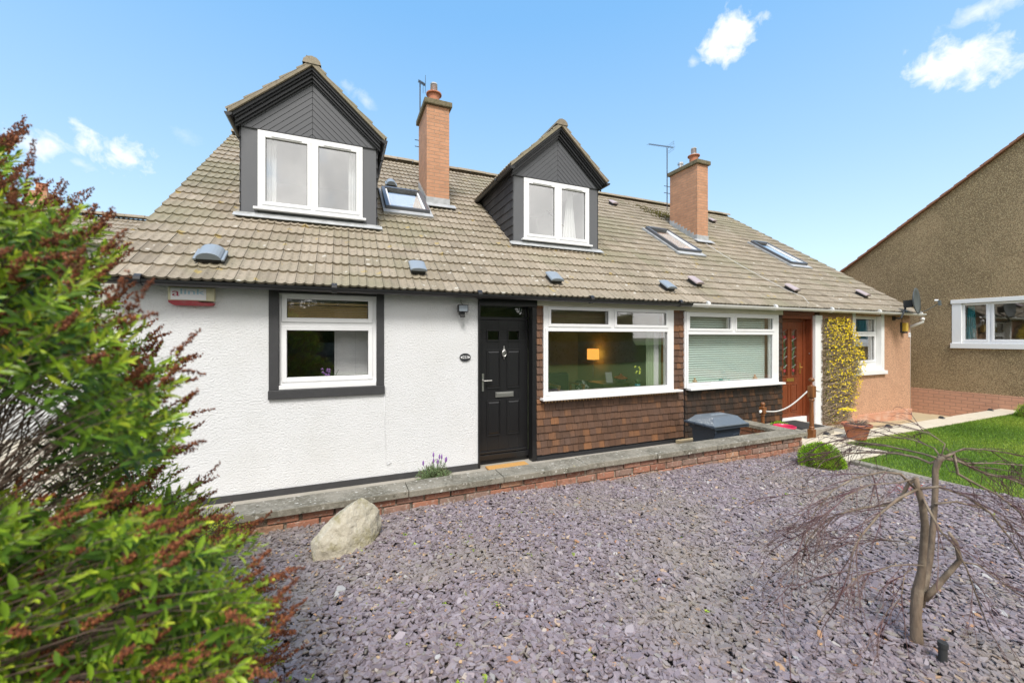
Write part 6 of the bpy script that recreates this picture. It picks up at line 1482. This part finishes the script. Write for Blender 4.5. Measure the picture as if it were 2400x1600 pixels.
m = MB(); x = X(900.5); x2 = X(917); m.tube([(x, WY - .006, -.77), (x + .005, WY - .006, Zp(905, 990)), (x + .02, WY - .006, Zp(905, 1075)), (x + .04, WY - .008, Zp(905, 1088)), (x2 - .02, WY - .008, Zp(910, 1086)), (x2, WY - .01, Zp(917, 1082))], .0045, 8)
m.build('wall_cable', M['white_render'], None, smooth=True, label='thin white cable running down the white wall below the window', cat='cable')
c = onY(2120, 768, WY - .06); o = empty('wall_lantern', (c.x, WY, c.z), 'amber glass lantern at the right end of the pink wall', 'wall lamp')
m = MB(); m.box(c.x - .075, c.x + .075, WY - .03, WY - .001, c.z - .13, c.z + .14); m.box(c.x - .06, c.x + .06, WY - .1, WY - .031, c.z - .14, c.z - .10); m.build('lantern_back', M['rubber'], o, bevel=.006)
m = MB(); m.box(c.x - .055, c.x + .055, WY - .12, WY - .031, c.z - .095, c.z + .13); m.build('lantern_glass', M['lampyellow'], o, bevel=.012)
m = MB(); m.tube([(c.x, WY - .008, c.z + .14), (c.x, WY - .008, .50)], .005, 5); m.build('cable', M['rubber'], o)
c = onY(2132, 784, WY - .01); o = empty('house_number_plate', (c.x, WY, c.z), 'small white house shaped number plaque beside the amber lantern', 'number plate')
m = MB(); m.prism([(c.x - .055, WY - .014, c.z - .065), (c.x + .055, WY - .014, c.z - .065), (c.x + .055, WY - .014, c.z + .02), (c.x + .02, WY - .014, c.z + .06), (c.x - .02, WY - .014, c.z + .06), (c.x - .055, WY - .014, c.z + .02)], (0, .012, 0)); m.build('plaque', M['signwhite'], o, bevel=.002)
m = MB()
for k, (w_, z_) in enumerate(((.02, .03), (.034, .008), (.034, -.012))): m.box(c.x - w_, c.x + w_, WY - .0162, WY - .0145, c.z + z_ - .004, c.z + z_ + .004)
m.build('faint_mark', M['ink_grey'], o)
# satellite dish
def dish():
    Y = 5.28; c = onY(2141, 706, Y); o = empty('satellite_dish', (c.x, Y, .3), 'grey satellite dish bracketed to the pink wall corner above the gutter', 'satellite dish')
    ax = Vector((.16, -.98, .06)).normalized(); m = MB(); n = 28; vs = []; s = ax.cross(Vector((0,0,1))).normalized(); u = s.cross(ax)
    for ring_, off in ((0, 0), (1, -.012)):
        for k in range(6):
            rr = .30*k/5 + .002
            for i in range(n): q = 2*math.pi*i/n; vs.append(c + s*math.cos(q)*rr*.9 + u*math.sin(q)*rr*1.08 + ax*((rr/.3)**2*.07 + off))
    fs = [(g*6*n + k*n + i, g*6*n + k*n + (i+1) % n, g*6*n + (k+1)*n + (i+1) % n, g*6*n + (k+1)*n + i) for g in (0, 1) for k in range(5) for i in range(n)]
    fs += [(5*n + i, 5*n + (i+1) % n, 11*n + (i+1) % n, 11*n + i) for i in range(n)]; m.add(vs, fs); m.build('dish', M['dish'], o, smooth=True)
    m = MB(); b = c - ax*.02; m.obox(b - ax*.08 - u*.05, ax*.08, s*.05, u*.09); w0 = Vector((X(2094), WY - .01, Zp(2094, 746))); el = Vector((X(2112, 5.35), 5.35, Zp(2112, 745, 5.35)))
    m.box(w0.x - .06, w0.x + .06, WY - .02, WY - .001, w0.z - .05, w0.z + .05); m.tube([w0, w0 + Vector((.03, -.1, 0)), el - Vector((0, -.05, .01)), el, el + Vector((.06, -.01, .10)), b - ax*.14 - u*.16, b - ax*.13 + u*.02], .02, 10); m.build('wall_bracket', M['rubber'], o)
    tip = c + ax*.42 - u*.10; m = MB(); m.tube([c - u*.30 + ax*.06, c - u*.26 + ax*.2, tip - u*.02], .009, 8); m.obox(tip + ax*.03, ax*.02, s*.05, u*.06); m.build('lnb_arm', M['dish'], o)
    m = MB(); m.tube([tip + u*.07 - ax*.05, tip + u*.06 + ax*.01], .026, 12); m.build('lnb_head', M['white_paint'], o)
dish()
# aerials on the chimneys
def aerial(px, pb, ptop, Y, boom, lab, arms):
    a, b = onY(px, pb, Y), onY(px, ptop, Y); o = empty('tv_aerial', a, lab, 'aerial', 'television aerials strapped to the chimneys'); m = MB()
    m.tube([a, b], .014, 8); m.build('mast', M['wire'], o); m = MB()
    s, e = onY(*boom[0], Y), onY(*boom[1], Y); s.y += .0; e.y -= .15; m.tube([s, e], .008, 6); n = 11; d = (e - s)
    for k in range(n):
        p = s + d*(k/(n-1)); m.tube([p - Vector((.0, .09, .02)), p + Vector((0, .09, .02))], .004, 4)
        m.tube([p - Vector((0, 0, .035)), p + Vector((0, 0, .035))], .004, 4)
    q = s.lerp(e, .9)
    for zz in (-.12, -.06, .06, .12): m.tube([q + Vector((0, -.14, zz)), q + Vector((.05, .14, zz))], .004, 4)
    for yy in (-.14, .14): m.tube([q + Vector((0, yy, -.13)), q + Vector((0, yy, .13))], .004, 4)
    m.build('antenna_array', M['wire'], o); m = MB()
    for (py) in arms: p = onY(px, py, Y); m.tube([p - Vector((.12, 0, 0)), p + Vector((.25, 0, 0))], .009, 5)
    m.build('mast_bracket', M['wire'], o)
aerial(1563.5, 492, 347, 9.36, ((1521, 338), (1568, 351)), 'tall television aerial beside the right chimney', (437, 453))
aerial(984.5, 360, 196, 9.42, ((981, 190), (993, 208)), 'small television aerial behind the left chimney', (330, 345))
m = MB(); pts = [onRoof(px, py) + Wn*.05 for (px, py) in ((1652, 574), (1690, 600), (1740, 630), (1790, 657), (1840, 684), (1880, 700), (1893, 716))]; m.tube(pts, .006, 6); m.build('roof_cable', M['rope'], None, smooth=True, label='white cable running down the tiles from the right chimney to the gutter', cat='cable')
# dark moss lumps on the tiles beside the right chimney
r = np.random.default_rng(15); n = 420; cpt = onRoof(1560, 505); u = r.normal(0, .38, n); v = r.normal(0, .26, n)
u2 = np.clip(u, -.9, .75); base = np.stack([cpt.x - .1 + u2, cpt.y + v - .35*u2, np.zeros(n)], -1); base[:, 2] = RZ0 + RS*(base[:, 1] - RY0) + .01
o_ = np.array([(0,0,1.),(1,0,0),(0,1,0),(-1,0,0),(0,-1,0),(0,0,-1.)]); s = r.uniform(.008, .03, n); Pn = base[:, None] + o_[None]*s[:, None, None]*(1 + r.normal(0, .2, (n, 6, 1)))
np_poly('moss', None, [(0,1,2),(0,2,3),(0,3,4),(0,4,1),(5,2,1),(5,3,2),(5,4,3),(5,1,4)], Pn, M['moss'], kind='stuff', label='dark moss lumps on the tiles beside the right chimney', cat='moss', smooth=True)

# ================================================================== neighbouring buildings
GXN = 15.7
hN = empty('gabled_house', (19, 3, -2.2), 'brown roughcast house with white framed window at the right edge', 'house')
SL = .708; RYN, yF, yB = 2.9, -4.6, 10.4; zr0 = 4.99 + (4.21 - RYN)*SL; ez = zr0 - (yB - RYN)*SL
WN = (3.72, 5.40, -.245, .985)    # window opening in Y and Z
m = MB()
def gbox(y0, y1, z0, z1, m=m): m.box(GXN, GXN + .25, y0, y1, z0, z1)
gbox(yF, WN[0], -1.499, ez); gbox(WN[1], yB, -1.499, ez); gbox(WN[0], WN[1], -1.499, WN[2])
if ez < WN[3]: pass
Tn = lambda x, y, z: (GXN + y, -x, z)
# gable above the eaves level, with the window cut out of it
gt = max(ez, WN[3]) + .001
def rz(y): return zr0 - abs(y - RYN)*SL
def strip(y0, y1, zb):
    m.prism([(GXN, y0, zb), (GXN, y1, zb), (GXN, y1, rz(y1)), (GXN, y0, rz(y0))], (.25, 0, 0))
strip(yF + .001, RYN, ez + .001); strip(RYN, WN[0], ez + .001); strip(WN[1], yB - .001, ez + .001); strip(WN[0], WN[1], WN[3])
if ez < WN[2]: m.box(GXN, GXN + .25, WN[0], WN[1], WN[2] - .3, WN[2])
m.box(GXN + .25, 26, yF, yF + .25, -2.3, ez); m.box(GXN + .25, 26, yB - .25, yB, -2.3, ez)
m.build('roughcast_wall', M['tan'], hN)
m = MB(); m.box(GXN - .02, GXN + .24, yF, yB, -2.42, -1.50); m.build('brick_base', M['wall_brick'], hN, bevel=.004)
for s in (-1, 1):
    ye = yF - .25 if s < 0 else yB + .25; m = tiles('roof', hN, (GXN - .07 if s > 0 else 26, ye, rz(ye) + .04), (1 if s > 0 else -1, 0, 0), Vector((0, -s, SL)), Vector((0, s*SL, 1)), 26 - GXN + .07 if s > 0 else 26 - GXN + .07, 30 if s > 0 else 30, lambda c: (c.y < RYN + .05) if s > 0 else (c.y > RYN - .05) or True, seed=60 + s) if s > 0 else MB()
    if s < 0: m.quad((GXN - .07, ye, rz(ye) + .05), (26, ye, rz(ye) + .05), (26, RYN, zr0 + .05), (GXN - .07, RYN, zr0 + .05))
    m.build('roof', M['red_verge'] if s > 0 else M['tile'], hN)
m = MB()      # clay verge along the rake, stepped course by course
Lr = (yB + .25 - RYN); k = 0; y = RYN
while y < yB + .2:
    y2 = min(y + .28, yB + .25); m.prism([(GXN - .09, y, rz(y) + .01), (GXN - .09, y2, rz(y2) + .01), (GXN - .09, y2, rz(y2) + .085), (GXN - .09, y, rz(y) + .055)], (.2, 0, 0)); y = y2 + .002
y = RYN
while y > yF - .2:
    y2 = y - .28; m.prism([(GXN - .09, y, rz(y) + .01), (GXN - .09, y2, rz(y2) + .01), (GXN - .09, y2, rz(y2) + .085), (GXN - .09, y, rz(y) + .055)], (.2, 0, 0)); y = y2 - .002
m.build('verge_tiles', M['red_verge'], hN, bevel=.004)
def yy(px): return onX(px, 800, GXN + .06).y
wn = window(hN, lambda x, y, z: (GXN + .05 + y, -x, z), -WN[1] + .09, -WN[0] - .0, WN[2] + .08, WN[3] - .06, [(-.06, .865, [(-yy(2262.4), -yy(2311.8)), (-yy(2330.7), -WN[0] - .1)])], sash=.05)
m = MB(); m.box(GXN - .012, GXN + .05, WN[1] - .09, WN[1] + .10, WN[2], WN[3] - .061); m.box(GXN - .03, GXN + .05, WN[0] - .15, WN[1] + .12, WN[3] - .06, WN[3] + .05); m.box(GXN - .05, GXN + .05, WN[0] - .15, WN[1] + .12, WN[2] - .06, WN[2] + .079); m.box(GXN - .012, GXN + .05, WN[0] - .12, WN[0] - .001, WN[2] + .08, WN[3] - .061)
m.build('window_surround', M['white_paint'], hN, bevel=.006)
m = MB(); m.box(GXN + .3, GXN + 3.5, 2.2, 2.21, -1, 1.3); m.box(GXN + .3, GXN + 3.5, 6, 6.01, -1, 1.3); m.box(GXN + 3.5, GXN + 3.51, 2.2, 6.01, -1, 1.3); m.build('room_wall', M['room_dark'], hN)
Tc = lambda x, y, z: (y, x, z)
curtain(5.08, 5.30, -.1, .93, GXN + .2, 'curtain_teal', 'teal curtain in the left pane of the brown gable window', .03, 4, .5, T=Tc)
curtain(3.72, 4.12, -.1, .93, GXN + .2, 'curtain_teal', 'teal curtain at the right edge of the brown gable window', .03, 4, .3, T=Tc)
# small rust plant in a basket between the houses
c = Vector((14.9, 7.2, -1.3)); m = MB(); m.tube([(14.25, 6.3, -2.2), (14.25, 6.38, -2.2)], .0, 4)
w_ = empty('cart_wheel', (14.22, 6.15, -2.08), 'small black wheel at the foot of the pink wall corner', 'wheel'); m = MB(); m.lathe((14.22, 6.15, -2.06), [(.09, -.03), (.14, -.03), (.14, .03), (.09, .03)], 20, axis='Y'); m.build('tyre', M['rubber'], w_); m = MB(); m.lathe((14.22, 6.15, -2.06), [(.02, -.025), (.088, -.015), (.088, .015), (.02, .025)], 16, axis='Y'); m.build('rim', M['dish'], w_)
# house behind on the left
hL = empty('white_house', (-8, 15, -2.2), 'white walled tiled house glimpsed behind the large shrub at the left', 'house')
m = MB(); yR, zR, y0_, ze_ = 14.0, 3.22, 12.4, 2.25; xa_, xb_ = -9.5, -2.6
m.prism([(xb_, y0_, -2.4), (xb_, 17, -2.4), (xb_, 17, ze_), (xb_, yR, zR - .05), (xb_, y0_, ze_)], (-.3, 0, 0)); m.box(xa_, xb_ - .301, y0_, y0_ + .3, -2.4, ze_); pass
m.build('white_wall', M['white_render'], hL)
m = tiles('roof', hL, (xa_, y0_ - .2, ze_ - .12), (1,0,0), Vector((0, 1, (zR - ze_)/1.7)), Vector((0, -(zR - ze_)/1.7, 1)), xb_ - xa_ + .5, 7, None, seed=77); ridge_caps(m, (xa_, yR, zR + .02), (-2, yR, zR + .02), seed=5); m.build('roof', M['tile'], hL)
m = MB(); c = onY(95, 425, 14.2); m.box(c.x - .2, c.x + .22, 14, 14.5, 2.5, c.z - .3); cc = m.build('chimney', M['chim_brick'], hL); m = MB(); m.lathe((c.x, 14.25, c.z - .3), [(.12, 0), (.1, .2), (.12, .25)], 14); m.build('chimney_pot', M['terracotta'], cc)
wL = window(hL, T_facade(y0_ - .02), -8.9, -7.6, -1.0, .3, [(-.9, .2, [(-8.8, -8.3), (-8.2, -7.7)])])

# ================================================================== the garden behind the photographer (seen in the panes)
slab('verge', -30, 6.98, -16, -1.201, -2.4, -1.87, 'verge', kind='structure')
def stone_wall():
    rg = random.Random(44); m = MB(); z = -1.9
    while z < -.35:
        h_ = rg.uniform(.10, .17); x = -16
        while x < 20:
            w_ = rg.uniform(.2, .55); m.box(x + .01, x + w_ - .01, -13.0 + rg.uniform(-.05, .03), -12.6 + rg.uniform(-.04, .05), z, z + h_ - .015); x += w_
        z += h_
    m.build('dry_stone_wall', M['drystone'], None, label='long dark dry stone wall across the green behind the photographer', cat='garden wall')
stone_wall()
slab('bank', -40, 40, -40, -13.05, -2.4, -.6, 'verge', kind='structure')
def bush(name, c, rx, ry, rz_, n, lab, seed, tr=True):
    r = np.random.default_rng(seed); o = empty(name, (c[0], c[1], c[2]), lab, 'tree'); K = 26
    cl = r.normal(0, 1, (K, 3)); cl /= np.linalg.norm(cl, axis=1, keepdims=True); cl *= r.uniform(.35, .8, (K, 1)); k = r.integers(0, K, n)
    p = cl[k] + r.normal(0, .17, (n, 3)); p = p*np.array([rx, ry, rz_]) + np.array([c[0], c[1], c[2] + rz_*1.15]); p[:, 2] = np.maximum(p[:, 2], c[2])
    ln = r.uniform(.12, .26, n); P_, F, tt = leaves(p, r.normal(0, 1, (n, 3)), r.normal(0, 1, (n, 3)), ln, ln*.6, np.clip(r.uniform(0, 1, n), 0, 1)); np_poly('crown', None, F, P_, M['hedge'], parent=o, attr=tt)
    m = MB(); m.tube([(c[0], c[1], c[2] - .1), (c[0] + .1, c[1], c[2] + rz_*.7), (c[0], c[1], c[2] + rz_*1.2)], [.16, .12, .05], 8); m.build('trunk', M['trunk'], o)
def hedge_row():  # unseen hedge, added as an opaque backing to keep sky out of the panes
    r = np.random.default_rng(66); o = empty('hedge', (0, -14.2, -.6), 'long dark hedge added behind the dry stone wall to darken the pane reflections', 'hedge'); n = 42; m = MB(); gx_ = [-22 + k*1.05 for k in range(n)]
    top = [2.0 + .35*math.sin(k*.9) + .25*math.sin(k*2.3) for k in range(n)]
    m.add([(x, -13.9 - .2*math.sin(k), z) for k, x in enumerate(gx_) for z in (-.65, top[k])] + [(x, -15.2, z) for k, x in enumerate(gx_) for z in (-.65, top[k])],
          [(2*k, 2*k+2, 2*k+3, 2*k+1) for k in range(n-1)] + [(2*n+2*k, 2*n+2*k+1, 2*n+2*k+3, 2*n+2*k+2) for k in range(n-1)] + [(2*k+1, 2*k+3, 2*n+2*k+3, 2*n+2*k+1) for k in range(n-1)])
    m.build('opaque_backing', M['moss'], o); q = 26000; x = r.uniform(-22, 21, q); z = -.6 + r.random(q)*(np.interp(x, gx_, top) + .85); b = np.stack([x, -13.85 + r.normal(0, .13, q), z], -1); ln = r.uniform(.08, .17, q)
    P_, F, tt = leaves(b, r.normal(0, 1, (q, 3)), r.normal(0, 1, (q, 3)), ln, ln*.6, r.uniform(0, 1, q)); np_poly('foliage', None, F, P_, M['hedge'], parent=o, attr=tt)
hedge_row()
for i, (x, y, a, h_, lab) in enumerate(((-13, -17, 2.6, 2.6, 'broad dark tree farthest left beyond the stone wall'), (-8.5, -16, 2.4, 2.2, 'dark bushy tree second from the left beyond the stone wall'), (-4, -17.5, 2.7, 3.0, 'tall dark tree third from the left beyond the stone wall'),
        (.5, -16, 2.5, 2.3, 'dark bushy tree in the middle beyond the stone wall'), (5, -17, 2.7, 2.9, 'tall dark tree right of the middle beyond the stone wall'), (10, -16, 2.6, 2.2, 'dark bushy tree second from the right beyond the stone wall'), (15, -17, 2.8, 3.0, 'tall dark tree farthest right beyond the stone wall'))):
    bush('garden_tree', (x, y, -.6), a*1.15, 2.0, h_*1.15, 5000, lab, 200 + i)
bush('garden_tree', (6.5, -8.5, -1.87), .9, .9, .8, 1500, 'rounded golden bush on the green in front of the stone wall', 230)
